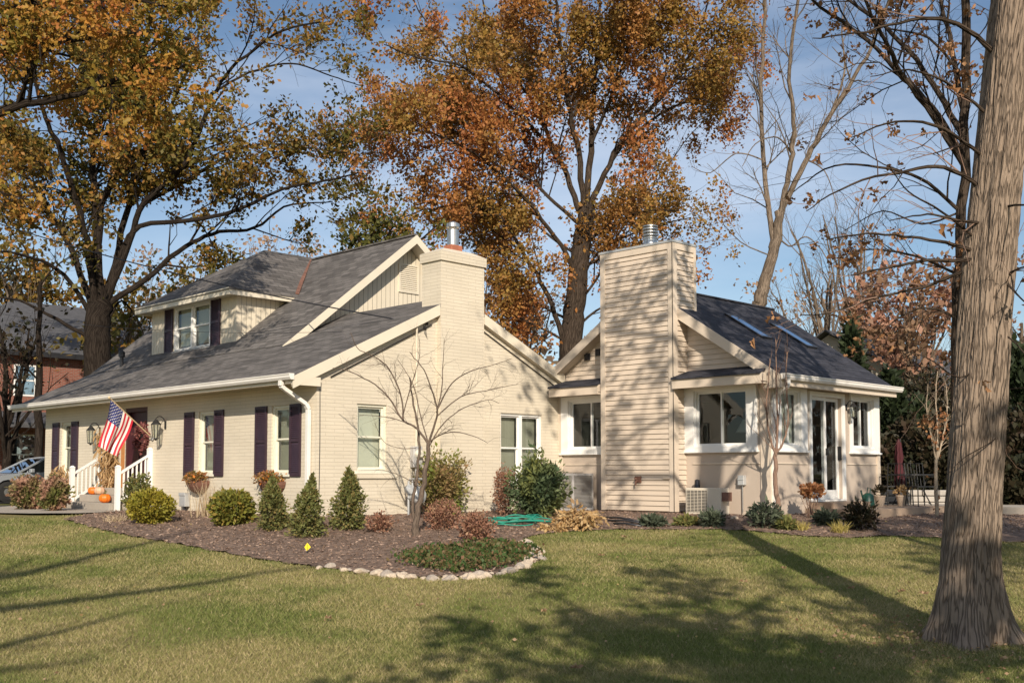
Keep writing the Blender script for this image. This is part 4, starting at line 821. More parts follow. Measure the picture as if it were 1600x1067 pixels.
# ---- the big foreground trunk
gt=GP(1512,1003); 
def big_trunk():
    cen=[(1512,1040,1.0),(1513,1010,.42),(1513,985,.392),(1514,960,.362),(1515,930,.335),(1515,900,.315),(1518,860,.303),(1522,820,.294),(1526,770,.285),(1531,700,.28),(1538,600,.272),(1544,500,.268),(1552,400,.272),(1560,300,.262),(1570,200,.258),(1580,100,.255),(1590,0,.25),(1600,-120,.25),(1612,-300,.24),(1620,-600,.2),(1625,-900,.13)]
    F0=10.45; base=np.array(at(1512,1003,F0)); base[2]=gz(base[0],base[1])
    r=thing('oak_tree','massive ridged grey brown tree trunk standing in the foreground lawn at the right','tree',base)
    zs=[];cx=[];cy=[];rr=[]
    for px,py,ra in cen[1:]:
        ra=ra*(.87 if py<930 else .93); px=px-3 if py<900 else px
        p=at(px,py,F0); zs.append(p[2]);cx.append(p[0]);cy.append(p[1]);rr.append(ra)
    zs=[zs[0]-.35]+zs; cx=[cx[0]]+cx; cy=[cy[0]]+cy; rr=[.47]+rr
    n=260; Z=np.concatenate([np.linspace(zs[0],6.2,640),np.linspace(6.22,zs[-1],120)]); t=np.arange(n)*2*math.pi/n
    X0=np.interp(Z,zs,cx);Y0=np.interp(Z,zs,cy);R0=np.interp(Z,zs,rr); k=np.hanning(15);k/=k.sum()
    for A in (X0,Y0,R0): A[:640]=np.convolve(np.pad(A[:640],7,'edge'),k,'valid')
    zb=base[2]; TT,ZZ=np.meshgrid(t,Z)
    fl=np.clip(1-(ZZ-zb)/(.5+.18*np.cos(5*TT+.6)+.1*np.cos(2*TT)),0,1.4)**2.4; root=fl*(.16+.20*np.cos(5*TT+.6)*(1+.5*np.cos(TT+1))+.16*np.cos(3*TT+2.)+.08*np.cos(7*TT+1)+.04*np.cos(13*TT))
    V=np.empty(ZZ.shape)
    for i in range(ZZ.shape[0]):
        for j in range(n):
            a=t[j]; z=Z[i]; q=Vector((math.cos(a)*5.2,math.sin(a)*5.2,z*1.05)); w=mnoise.noise(Vector((q.x*.5,q.y*.5,z*1.1)))*.9
            u=mnoise.noise(Vector((q.x*1.25+w,q.y*1.25+w,z*1.5)))
            u2=mnoise.noise(Vector((q.x*2.8,q.y*2.8,z*5.)))
            V[i,j]=(.5-abs(u)*2.6)*.012+.004*u2
    V+= .018*np.sin(3*TT+ZZ*.7)+.01*np.sin(5*TT-ZZ*1.3)
    RR=R0[:,None]*(1+root)+V
    P=np.stack([X0[:,None]+RR*np.cos(TT),Y0[:,None]+RR*np.sin(TT),ZZ],-1).reshape(-1,3)
    m=len(Z); a=(np.arange(m-1)[:,None]*n+np.arange(n)[None]); b_=(np.arange(m-1)[:,None]*n+(np.arange(n)[None]+1)%n)
    F=np.stack([a,b_,b_+n,a+n],-1).reshape(-1,4)
    tu=np.arange(n+1)/n*2*math.pi*.3; U=np.empty((m-1,n,4,2)); U[:,:,0,0]=tu[:-1];U[:,:,1,0]=tu[1:];U[:,:,2,0]=tu[1:];U[:,:,3,0]=tu[:-1]; U[:,:,0,1]=Z[:-1,None];U[:,:,1,1]=Z[:-1,None];U[:,:,2,1]=Z[1:,None];U[:,:,3,1]=Z[1:,None]
    quads('trunk','bark_big',P,F,r,uv=U.reshape(-1,2),smooth=True)
    TT_=Tubes(); A=[];D=[]
    Tq=Tree.__new__(Tree); Tq.root=r; Tq.trunk=Tubes(); Tq.tw=Tubes(); Tq.A=[];Tq.D=[];Tq.bark='bark_mid';Tq.leaf='dead_leaf'
    BG=[dict(per=2.0,len=1.0,r=.016,ang=(25,65),up=.05,t0=.1,seg=4,wig=.2),dict(per=3.0,len=.5,r=.007,ang=(25,60),up=0.,t0=.1,seg=3,wig=.25),dict(per=3.5,len=.25,r=.004,ang=(25,60),up=0.,t0=.1,seg=2,wig=.25)]
    limbs(Tq,F0,[
     ([(1535,405),(1500,407),(1440,408),(1380,420),(1330,430)],.035,.008,-.5,BG,1),
     ([(1535,412),(1490,430),(1440,450),(1370,465),(1300,488),(1250,493)],.03,.006,.6,BG,1),
     ([(1530,395),(1480,380),(1420,370),(1350,365),(1290,375)],.03,.006,-.9,BG,1),
     ([(1540,300),(1480,262),(1412,268),(1326,290),(1260,330)],.035,.006,-.6,BG,1),
     ([(1545,250),(1470,200),(1400,190),(1330,215)],.03,.006,-1.2,BG,1),
     ([(1545,350),(1500,345),(1450,335),(1390,345)],.025,.006,-1.0,BG,1),
     ([(1560,90),(1500,40),(1430,30),(1350,50),(1270,60)],.04,.006,-.8,BG,1),
     ([(1550,420),(1580,450),(1600,470),(1640,500)],.02,.005,-1.2,BG,1),
     ([(1545,560),(1500,590),(1450,560),(1400,545)],.012,.004,-.8,BG,.6),
     ([(1550,640),(1560,680),(1500,720),(1460,770)],.010,.003,-.9,BG,.5),
     ([(1545,450),(1590,420),(1640,410)],.02,.005,-.8,BG,1),([(1535,380),(1470,330),(1420,300),(1390,260)],.02,.005,-.9,BG,1),([(1545,180),(1480,130),(1420,110),(1360,120)],.025,.005,-.9,BG,1),
     ([(1545,500),(1590,540),(1620,580)],.015,.004,-.9,BG,.7),
     ([(1548,330),(1590,320),(1630,330)],.025,.005,-1.,BG,.8)],.7)
    Tq.trunk.build('limb','bark_mid',r); Tq.tw.build('twigs','bark_twig',r)
    A=np.concatenate(Tq.A); D=unit(np.concatenate(Tq.D)); k=rng.random(len(A))<.07; A=np.repeat(A[k],4,0); D=np.repeat(D[k],4,0); P=A+rng.normal(size=A.shape)*.03
    D2=D*.3+np.array([0,0,-.8]); V_,F_=lobed_leaves(P,.045,1.8,D2,.7,1.1); quads('leaves','dead_leaf',V_,F_,r)
    # high crown above the frame
    HC=[dict(per=1.2,len=2.6,r=.06,ang=(30,65),up=.1,t0=.2),dict(per=1.6,len=1.2,r=.02,ang=(30,60),up=.05,t0=.1,seg=3)]
    Tc=Tree.__new__(Tree); Tc.root=r; Tc.trunk=Tubes(); Tc.tw=Tubes(); Tc.A=[];Tc.D=[]
    top=np.array([cx[-1],cy[-1]])
    for k in range(12):
        h=6.3+k*.5; c=np.array([np.interp(h,zs,cx),np.interp(h,zs,cy),h]); a=k*2.4; L=rng.uniform(3.0,4.4)*(1-.03*k)
        e=np.array([math.cos(a),math.sin(a),0])
        Tc.limb([c,c+e*L*.35+[0,0,.7],c+e*L*.7+[0,0,1.2],c+e*L+[0,0,1.5]],.07,.025,HC)
    Tc.trunk.build('limb','bark_mid',r,); Tc.tw.build('twigs','bark_twig',r)
    A=np.concatenate(Tc.A); A=np.repeat(A,5,0); P=A+rng.normal(size=A.shape)*.35; V_,F_=leaf_arrays(P,.13,1.5); quads('leaves','dead_leaf',V_,F_,r)
big_trunk()
# slender second oak behind the big trunk
b=np.array(at(1497,790,17)); b[2]=gz(*b[:2])
SL=[dict(per=2.3,len=1.7,r=.018,ang=(25,65),up=.08,t0=.1,wig=.2),dict(per=3.2,len=.8,r=.008,ang=(25,60),up=.03,t0=.1,seg=4,wig=.24),dict(per=2.8,len=.35,r=.006,ang=(25,60),up=0,t0=.1,seg=3,wig=.25)]
T=Tree('slender_tree','slender dark tree with upswept limbs and few dead leaves left of the massive trunk','tree',b,'bark_mid','dead_leaf')
T.limb([b,at(1497,600,17),at(1499,400,17),at(1507,200,17),at(1510,0,17),at(1512,-150,17)],.095,.06,SL[:1]+SL[1:],dense=.5)
limbs(T,17,[
 ([(1507,260),(1461,187),(1412,120),(1390,80),(1360,20),(1340,-40)],.08,.03,-1.5,SL,1),
 ([(1505,215),(1470,150),(1412,71),(1356,22),(1300,-20)],.09,.03,1,SL,1),
 ([(1506,240),(1450,160),(1400,110),(1360,67),(1277,7),(1240,-30)],.08,.025,-1,SL,1),
 ([(1508,190),(1487,75),(1469,0),(1460,-60)],.08,.03,1,SL,1),
 ([(1500,330),(1440,280),(1380,262),(1300,260),(1240,300)],.05,.012,-1,SL,1),
 ([(1499,430),(1430,400),(1360,390),(1310,400)],.04,.01,1.,SL,.9),
 ([(1499,500),(1450,480),(1400,500),(1360,540)],.035,.01,-1.,SL,.8),
 ([(1503,330),(1440,350),(1380,330),(1320,360)],.03,.01,1,SL,1),([(1505,120),(1450,60),(1380,40),(1320,-20)],.04,.01,1.5,SL,1)],.62)
T.finish(.06,5,.10,.5,.13,clump=1.5,lobed=True)
# background trees, further behind
BGS=[dict(per=.7,len=3.4,r=.08,ang=(20,50),up=.35,t0=.15),dict(per=1.3,len=1.9,r=.035,ang=(20,50),up=.3,t0=.1,seg=3,wig=.2),dict(per=1.6,len=1.0,r=.018,ang=(20,50),up=.2,t0=.1,seg=2)]
def bg_tree(name,label,px,top,wpx,F,leaf,keep=.5,bark='bark_pale',ls=.22,per=3,group='bare and leafy trees far behind the houses',spec=BGS,dn=1.,lo=.35):
    b=np.array(at(px,700,F)); b[2]=0; H=at(px,top,F)[2]; W=wpx/FPX*F/2
    T=Tree(name,label,'tree',b,bark,leaf,group)
    T.limb([b,b+[0,0,H*.4],b+[rng.normal()*.3,rng.normal()*.3,H*.75]],.012*H+.1,.06,spec[:1] and spec,dense=.5)
    n=7
    for k in range(n):
        a=k*2.4+rng.random(); h=H*(lo+.35*rng.random()); e=np.array([math.cos(a),math.sin(a),0])*W*rng.uniform(.6,1)
        T.limb([b+[0,0,h*.8],b+e*.5+[0,0,h+H*.12],b+e+[0,0,h+(H-h)*rng.uniform(.4,.85)]],.09,.03,spec,dense=dn)
    return T.finish(ls,per,.5,.1,keep)
bg_tree('background_tree','pale twiggy tree seen above the dormer roof, left of the roof peak',255,395,110,62,'pale_twig_leaf',.5,ls=.16,per=3)
bg_tree('background_tree','pale bare tree directly above the dormer ridge',330,385,110,66,'pale_twig_leaf',.4,ls=.16,per=3)
bg_tree('background_tree','pinkish bare tree between the dormer ridge and the small green tree',450,370,110,64,'pale_twig_leaf',.35,ls=.16,per=3)
bg_tree('background_tree','tan bare tree just left of the main roof peak',530,375,90,70,'pale_twig_leaf',.35,ls=.16,per=3)
bg_tree('background_tree','dull brown tree seen between the two chimneys, above the valley of the roofs',820,430,130,62,'pink_leaf',.6,ls=.18,per=4)
bg_tree('background_tree','brown shaded tree right behind the main chimney',745,400,120,66,'pink_leaf',.5,ls=.18,per=4)
bg_tree('background_tree','thin pale tree just right of the forked bare tree over the sunroom roof',1290,330,110,55,None,.3)
bg_tree('background_tree','thin pale tree over the lower end of the sunroom roof',1345,300,110,60,None,.3)
bg_tree('background_tree','low tangled pale trees over the dark sunroom ridge',1250,430,130,70,'pale_twig_leaf',.3,ls=.16,per=2)
bg_tree('pink_leafed_tree','rounded tree with pinkish copper leaves left of the massive trunk',1432,460,150,46,'pink_leaf',.8,ls=.16,per=6,lo=.25)
bg_tree('background_tree','pinkish bare tree at the far right edge behind the massive trunk',1600,420,130,50,'pink_leaf',.5,ls=.16,per=4)
bg_tree('background_tree','brownish tree behind the pink leafed tree right of the sunroom',1375,500,110,58,'pink_leaf',.6,ls=.18,per=4,lo=.25)
bg_tree('background_tree','dim leafy tree behind the brick neighbour house at the left edge',20,380,160,60,'oak_leaf_green',.7,ls=.2,per=5)
bg_tree('background_tree','dark leafy tree screening the brick neighbour house left of the slim trunk',10,470,90,40,'dark_shrub',.35,ls=.12,per=4,lo=.2,bark='bark_dark')
bg_tree('background_tree','dim leafy tree rising between the neighbour house and the dormer',200,420,110,52,'oak_leaf_green',.7,ls=.2,per=4,lo=.2)
# ---- conifers and dark shrubs at right
def foliage_blob(P0,rx,ry,h,n,size,shape='ball',hollow=.55,lump=.18,seed=0,elong=1.6,up=.2):
    r_=np.random.default_rng(seed+11); d=unit(r_.normal(size=(n,3)))
    rad=hollow+(1-hollow)*r_.random(n)**.6
    L=1+lump*(np.sin(d[:,0]*5+seed)*np.sin(d[:,1]*4+seed*2)+.8*np.sin(d[:,2]*7+seed*3)*np.sin(d[:,0]*9)+r_.normal(size=n)*.3)
    q=d*(rad*L+np.where(r_.random(n)<.06,r_.random(n)*.22,0))[:,None]
    if shape=='ball': x=q[:,0]*rx; y=q[:,1]*ry; z=h*.5+q[:,2]*h*.5; 
    elif shape=='cone':
        t=r_.random(n)**.8; a=r_.random(n)*6.283; w=(1-t)**(.55+.1*(seed%3))*(1-.25*np.exp(-t*12)); rr=(hollow+(1-hollow)*r_.random(n)**.5)*w*(1+lump*np.sin(a*4+t*9+seed)+lump*.9*np.sin(a*7-t*17+seed*2)+.16*r_.normal(size=n)); x=rr*np.cos(a)*rx+.16*rx*np.sin(t*4+seed*2)*t; y=rr*np.sin(a)*ry+.16*ry*np.cos(t*4+seed)*t; z=t*h*(1+.05*r_.normal(size=n))
    P=np.stack([P0[0]+x,P0[1]+y,P0[2]+np.maximum(z,.02)],1); D=unit(np.stack([x/rx,y/ry,(z/h-.4)*1.5+up],1))
    return leaf_arrays(P,size,elong,D,.9)
def stems(P0,rx,h,n,r0=.012,lean=.6,droop=0,seg=5,kids=0,wig=.1):
    T_=Tubes()
    for i in range(n):
        a=rng.random()*6.283; e=np.array([math.cos(a),math.sin(a),0])*lean*rng.random()
        p=path(np.array(P0)+np.array([rng.normal()*.03,rng.normal()*.03,-.03]),e+[0,0,1],h*rng.uniform(.6,1.05),seg,wig,droop); T_.add(p,np.linspace(r0,r0*.35,len(p)),4)
        for _ in range(kids):
            j=rng.integers(1,len(p)-1); q=path(p[j],unit(rng.normal(size=3)*[1,1,.4]+[0,0,.5]),h*.35*rng.random()+.05,3,.15); T_.add(q,np.linspace(r0*.4,r0*.2,len(q)),3)
    return T_
def shrub(name,label,cat,P0,rx,ry,h,n,size,m,shape='ball',group=None,seed=0,ns=7,hollow=.5,elong=1.6,lump=.18,lift=0,stem='bark_dark',leafname='foliage',r0=.012,kids=1,lean=.7,up=.2):
    P0=np.array(P0,float); r=thing(name,label,cat,P0,group)
    V,F=foliage_blob(P0+[0,0,lift],rx,ry,h-lift,n,size,shape,hollow,lump,seed,elong,up); quads(leafname,m,V,F,r)
    stems(P0,rx,h*.8,ns,r0,lean,kids=kids).build('stems',stem,r)
    return r
def gnd(px,py,F):
    p=np.array(at(px,py,F)); p[2]=float(gz(p[0],p[1])); return p
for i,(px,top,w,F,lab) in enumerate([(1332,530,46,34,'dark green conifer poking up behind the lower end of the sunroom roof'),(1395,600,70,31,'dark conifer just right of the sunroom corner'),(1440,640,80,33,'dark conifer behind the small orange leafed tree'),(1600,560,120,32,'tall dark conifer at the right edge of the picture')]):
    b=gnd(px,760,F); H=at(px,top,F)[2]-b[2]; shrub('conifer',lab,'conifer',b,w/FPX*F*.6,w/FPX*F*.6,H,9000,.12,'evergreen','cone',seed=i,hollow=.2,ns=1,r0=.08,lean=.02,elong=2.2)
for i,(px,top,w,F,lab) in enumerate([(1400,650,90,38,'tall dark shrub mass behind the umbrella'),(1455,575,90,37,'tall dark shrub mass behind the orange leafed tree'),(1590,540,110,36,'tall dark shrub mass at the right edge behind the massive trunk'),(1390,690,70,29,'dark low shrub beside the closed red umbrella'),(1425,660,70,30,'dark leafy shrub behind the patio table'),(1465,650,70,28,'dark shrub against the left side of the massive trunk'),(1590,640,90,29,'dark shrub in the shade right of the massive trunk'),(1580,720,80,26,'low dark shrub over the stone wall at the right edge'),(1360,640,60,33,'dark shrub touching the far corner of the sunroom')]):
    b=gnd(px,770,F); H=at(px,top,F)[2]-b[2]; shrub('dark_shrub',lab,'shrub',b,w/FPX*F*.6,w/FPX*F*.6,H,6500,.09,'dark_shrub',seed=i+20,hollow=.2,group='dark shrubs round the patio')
# small orange leafed tree
b=gnd(1462,785,23); T=Tree('small_ornamental_tree','small tree with a pale thin trunk and orange leaves, just left of the massive trunk','tree',b,'bark_smooth','rust_leaf')
OS=[dict(per=5,len=.55,r=.012,ang=(20,45),up=.3,t0=.1,seg=3),dict(per=5,len=.25,r=.005,ang=(20,50),up=.1,t0=.1,seg=2)]
T.limb([b,at(1463,735,23),at(1464,690,23)],.045,.03,[],k=8)
limbs(T,23,[([(1464,725),(1455,680),(1448,640),(1450,600)],.02,.008,-.3,OS,1),([(1464,720),(1474,680),(1480,640),(1478,600)],.02,.008,.3,OS,1),([(1464,715),(1465,670),(1462,620),(1465,580)],.02,.008,0,OS,1)])
T.finish(.05,3,.12,.2,.6,clump=0,keepfn=lambda A:A[:,2]<at(1462,640,23)[2])
# ---- ornamental bare tree in front of the gable
b=GP(651,838); Fb=float((b[0]-CAM[0]+b[1]-CAM[1])*s2)
ORN=[dict(per=5,len=.62,r=.007,ang=(25,60),up=.05,t0=.12,seg=5,wig=.18,lift=.0),dict(per=6,len=.32,r=.004,ang=(25,60),up=.03,t0=.1,seg=4,wig=.2,lift=.0),dict(per=3,len=.18,r=.0035,ang=(20,50),up=.05,t0=.1,seg=2)]
T=Tree('ornamental_tree','small bare ornamental tree with arching branches in the mulch bed before the gable wall','tree',b,'bark_ornamental',None)
limbs(T,Fb,[
 ([(648,845),(652,800),(661,760),(668,715),(669,691)],.10,.05,0,[],1),
 ([(655,842),(645,790),(652,740),(655,690),(648,640),(640,590)],.06,.02,.3,ORN,.5),
 ([(669,693),(650,668),(628,655),(610,625),(585,600),(545,580),(520,575)],.035,.010,.5,ORN,1),
 ([(630,655),(627,620),(610,580),(590,560),(560,545),(548,520)],.025,.008,-.4,ORN,1),
 ([(669,693),(680,660),(683,640),(675,610),(660,575),(640,550)],.035,.010,-.5,ORN,1),
 ([(682,645),(690,610),(692,570),(694,530)],.022,.006,.3,ORN,1),
 ([(683,640),(705,600),(735,580),(770,570),(800,560)],.022,.006,-.3,ORN,.9),
 ([(671,690),(690,678),(715,675),(745,683),(762,692)],.022,.006,-.6,ORN,.8),
 ([(669,700),(690,665),(720,640),(760,625),(780,630)],.022,.006,.5,ORN,.9),
 ([(650,668),(620,655),(590,650),(560,648)],.016,.005,-.5,ORN,.8),
 ([(656,760),(630,745),(600,735),(560,735)],.014,.005,-.5,ORN,.5),
 ([(628,655),(640,610),(655,560),(655,530)],.018,.005,.2,ORN,1),
 ([(650,700),(625,700),(600,690),(585,660)],.012,.004,.2,ORN,.6),([(669,693),(655,640),(645,600),(620,560)],.02,.006,.4,ORN,1),([(683,650),(720,620),(760,610),(810,600)],.02,.006,.6,ORN,1)],.62)
T.finish()
# young tree at the sunroom corner
b=gnd(1217,815,21.2); T=Tree('young_tree','thin young tree with upright bare twigs at the corner of the sunroom','tree',b,'bark_twig',None)
UPR=[dict(per=5,len=.9,r=.010,ang=(12,30),up=.5,t0=.1,seg=4,wig=.08,lift=.05),dict(per=4,len=.4,r=.005,ang=(12,30),up=.3,t0=.1,seg=3,wig=.1)]
limbs(T,21.2,[([(1218,820),(1214,780),(1211,740),(1213,700)],.055,.035,0,[],1),([(1213,712),(1205,690),(1198,650),(1200,600),(1203,560)],.025,.008,-.2,UPR,1),([(1213,705),(1215,660),(1213,600),(1212,530)],.026,.008,.1,UPR,1),([(1213,708),(1224,690),(1232,650),(1228,600),(1230,550)],.022,.008,-.2,UPR,1)])
T.finish()
# ---- shade trees standing behind the photographer
SH=[dict(per=1.3,len=2.0,r=.04,ang=(30,65),up=.1,t0=.2),dict(per=1.8,len=1.0,r=.015,ang=(30,60),up=.05,t0=.1,seg=3)]
def shade_tree(label,r,f,H,spread,n,leaf,keep,z0=.4,per=6,ls=.14,rad=.35,lr=.11):
    p=RF(r,f); b=np.array([p[0],p[1],float(gz(*p))]); T=Tree('shade_tree',label,'tree',b,'bark_dark',leaf)
    T.limb([b,b+[0,0,H*.5],b+[.2,.1,H*.8]],.24,.12,SH,dense=.3)
    for k in range(n):
        a=k*2.4; h=H*(z0+.4*k/n); e=np.array([math.cos(a),math.sin(a),0])*spread*rng.uniform(.7,1.1)
        T.limb([b+[0,0,h],b+e*.4+[0,0,h+.5],b+e+[0,0,h+H*.15]],lr,.03,SH if leaf else SH[:1],dense=1 if leaf else .5)
    T.finish(ls,per,rad,.1,keep)
shade_tree('leafy tree behind the camera whose crown shades the near lawn',2.7,-4.1,8.4,2.8,14,'oak_leaf_green',.95,.5,per=12)
shade_tree('bare limbed tree behind the camera left of the lawn',-5.2,-6.2,13.0,4.4,9,None,.0,.48,lr=.2)

shade_tree('leafy tree off to the right whose crown shades the bed and patio',10.5,-.5,12.5,3.4,12,'oak_leaf_green',.9,.52,per=9)
# ================================================================ PLANTING
def fd(p): return float((p[0]-CAM[0]+p[1]-CAM[1])*s2)
def sh(name,label,px,base,top,w,m,n,size,shape='ball',F=None,**k):
    w=w*.92; p=GP(px,base) if F is None else gnd(px,base,F); f=fd(p); H=(base-top)/FPX*f; rr=w/2/FPX*f
    return shrub(name,label,'shrub',p,rr,rr*.95,H,n,size,m,shape,**k)
sh('round_shrub','yellow green rounded yew at the right of the front steps',236,819,766,76,'yew_yellow',5200,.03,group='foundation shrubs',seed=1,hollow=.45,elong=2,lump=.1)
sh('small_shrub','dark green bush between the right stair rail and the yellow green yew',216,808,742,46,'boxwood',2200,.035,seed=2,hollow=.3,group='foundation shrubs')
sh('round_shrub','rounded green yew under the brick wall between two shuttered windows',362,821,768,76,'yew_green',5200,.035,group='foundation shrubs',seed=3,hollow=.45,elong=2,lump=.1)
sh('upright_shrub','upright boxwood right of the rounded green yew, under the second hanging basket',428,828,752,56,'boxwood',5200,.032,'cone',group='foundation shrubs',seed=4,hollow=.2,lump=.24)
sh('upright_shrub','upright boxwood nearest the lawn, in front of the white downspout',481,840,752,62,'boxwood',5600,.032,'cone',group='foundation shrubs',seed=5,hollow=.2,lump=.28)
sh('upright_shrub','cone shaped boxwood under the left gable window',543,828,742,60,'boxwood',5600,.032,'cone',group='foundation shrubs',seed=6,hollow=.2,lump=.24)
RB=dict(group='low red brown shrubs in the mulch bed',hollow=.1,ns=26,r0=.006,lean=.9,kids=2,stem='bark_twig')
sh('dwarf_shrub','low red brown twiggy shrub left of the grey gas meter',593,833,799,46,'red_brown',900,.028,seed=7,**RB)
sh('dwarf_shrub','red brown shrub right behind the bare ornamental tree',692,829,782,66,'red_brown',1900,.03,seed=8,**RB)
sh('dwarf_shrub','low red brown shrub in front, left of the green hose',745,846,800,64,'red_brown',1700,.03,seed=9,**RB)
sh('nandina','tall loose green and straw coloured shrub against the brick wall, right of the bare tree',688,800,706,86,'nandina',4800,.036,F=22.7,seed=10,hollow=.15,ns=18,r0=.008,lump=.35,stem='bark_twig',kids=2,elong=2)
sh('tall_shrub','tall narrow brown leafed shrub under the double window',788,806,728,40,'red_brown',2300,.03,F=23.0,seed=11,hollow=.15,ns=20,r0=.007,stem='bark_twig',kids=2,lean=.3)
sh('large_shrub','big loose green shrub with yellowish top between the double window and the condenser',840,808,716,80,'blue_green',7200,.04,F=22.4,seed=12,hollow=.25,ns=14,lump=.3,elong=2.4)
HO=dict(hollow=.2,elong=2.2,lump=.35,ns=6,up=-.9)
sh('hosta','large clump of withered golden hosta leaves left of the sided chimney',903,828,794,64,'hosta_gold',2000,.04,seed=13,group='withered hostas',**HO)
sh('hosta','small flat clump of withered golden leaves right of the green hose',864,831,817,40,'hosta_gold',600,.035,seed=14,group='withered hostas',**HO)
LOWS=[(1020,824,808,42,'conifer_blue','low blue green plant at the foot of the sided chimney'),(1073,822,810,36,'boxwood','low green plant in front of the wall mounted heat pump unit'),(1112,824,800,36,'conifer_blue','blue green plant right of the heat pump unit'),(1196,825,786,56,'conifer_blue','spreading blue green plant left of the sunroom corner tree'),(1292,822,800,40,'conifer_blue','dark blue green plant before the patio step'),(1345,830,786,56,'dark_shrub','dark low shrub at the right end of the patio step'),(1228,828,812,30,'boxwood','tiny green plant right of the sunroom corner tree')]
for i,(px,b_,t_,w,m,lab) in enumerate(LOWS): sh('low_plant',lab,px,b_,t_,w,m,900,.035,seed=30+i,hollow=.2,elong=2.6,group='low plants along the sunroom',ns=4)
sh('hydrangea','shrub with rusty orange drooping leaves on bare stems left of the sliding door',1270,806,752,40,'rust_leaf',420,.05,F=21.6,seed=40,hollow=.2,ns=14,lift=.45,lean=.5,stem='bark_twig')
sh('hydrangea','pink and green hydrangea bush at the left end of the house',42,798,746,56,'hydrangea',3000,.045,F=26,seed=41,hollow=.4,group='hydrangeas at the front')
sh('hydrangea','pinkish dried hydrangea bush beside the left stair rail',84,798,744,44,'hydrangea',2400,.045,F=25,seed=44,hollow=.4,group='hydrangeas at the front')
def tuft(name,label,p,n,h,m,sp,w=.006,group=None,lean=.5,cat='grass'):
    r=thing(name,label,cat,p,group); a=rng.random(n)*6.283; l=rng.random(n)*lean; d=unit(np.stack([np.cos(a)*l,np.sin(a)*l,np.ones(n)],1)); P=np.array(p)+np.stack([rng.normal(size=n)*sp,rng.normal(size=n)*sp,np.zeros(n)],1); L=h*rng.uniform(.5,1.05,(n,1))
    s_=unit(np.cross(d,rng.normal(size=(n,3))))*w; mid=P+d*L*.55; tip=P+d*L+np.stack([np.cos(a),np.sin(a),-np.ones(n)*.6],1)*L*.25*rng.random((n,1))
    V=np.stack([P-s_,P+s_,mid+s_*.8,mid-s_*.8,mid-s_*.8,mid+s_*.8,tip+s_*.1,tip-s_*.1],1).reshape(-1,3); k=np.arange(n)[:,None]*8
    quads('blades',m,V,np.concatenate([k+[0,1,2,3],k+[4,5,6,7]]),r); return r
leaf_mat('dry_grass',[(.50,.40,.25),(.60,.48,.32),(.38,.28,.18)],None); leaf_mat('yellow_grass',[(.40,.34,.08),(.50,.40,.14),(.30,.26,.07)],None)
tuft('dry_stalks','pale dry stalks standing left of the rounded green yew below the shuttered window',GP(326,808),130,.85,'dry_grass',.12,.006,lean=.35)
tuft('grass_tuft','yellowish grass tuft at the bed edge right of the sunroom corner',GP(1254,829),120,.22,'yellow_grass',.05,lean=1.1,group='yellow grass tufts')
tuft('grass_tuft','larger yellowish grass tuft at the bed edge below the sliding door',GP(1312,834),160,.28,'yellow_grass',.06,lean=1.1,group='yellow grass tufts')
tuft('grass_tuft','pale tuft in the mulch at the foot of the stair rail',GP(178,816),110,.22,'dry_grass',.12,lean=1.1,group='yellow grass tufts')
# ground cover
n=4200; pp=[GP(*q)[:2] for q in [(632,878),(660,892),(720,897),(790,890),(832,873),(822,858),(770,852),(700,858),(640,868)]]
PG=np.array(pp); x=rng.uniform(PG[:,0].min(),PG[:,0].max(),n*3); y=rng.uniform(PG[:,1].min(),PG[:,1].max(),n*3)
k=inside(x+rng.normal(size=n*3)*.12,y+rng.normal(size=n*3)*.12,PG); x=x[k];y=y[k]; dens=np.sin(x*3.1)*np.sin(y*2.7+1)+rng.random(len(x))*1.6>.1; x=x[dens];y=y[dens]
V,F=leaf_arrays(np.stack([x,y,gz(x,y)+.03+rng.random(len(x))*.10],1),.035,1.5); tag(quads('ground_cover','cover_green',V,F),'patchy green ground cover inside the curve of pale stones','ground cover',kind='stuff')
# stones
def rock_mesh(i):
    bm=bmesh.new(); bmesh.ops.create_icosphere(bm,subdivisions=2,radius=1)
    for v in bm.verts:
        q=v.co*1.3+Vector((i*7.3,0,0)); v.co*=1+.28*mnoise.noise(q)+.12*mnoise.noise(q*3); v.co.z*=.62
        for ax in ((1,.3,.2),(-.4,1,.3),(.2,-.8,.7)):
            a=Vector(ax).normalized(); d=v.co.dot(a)
            if d>.62: v.co-=a*(d-.62)*.8
    me=bpy.data.meshes.new('stone'); bm.to_mesh(me); bm.free(); me.materials.append(MATS['stone_cream']); return me
RM=[rock_mesh(i) for i in range(12)]
for i,m_ in enumerate(RM):
    if i%4==1: m_.materials[0]=MATS['stone_grey']
    if i%4==3 and i%3: m_.materials[0]=MATS['stone_tan']
edge=[(500,887),(545,893),(580,899),(620,903),(660,906),(700,906),(740,904),(770,900),(800,894),(825,884),(838,874),(836,864),(828,855),(818,847)]
E3=spline([GP(*q) for q in edge],400); seg=np.concatenate([[0],np.cumsum(np.linalg.norm(np.diff(E3[:,:2],axis=0),axis=1))]); s_=0; cnt=0
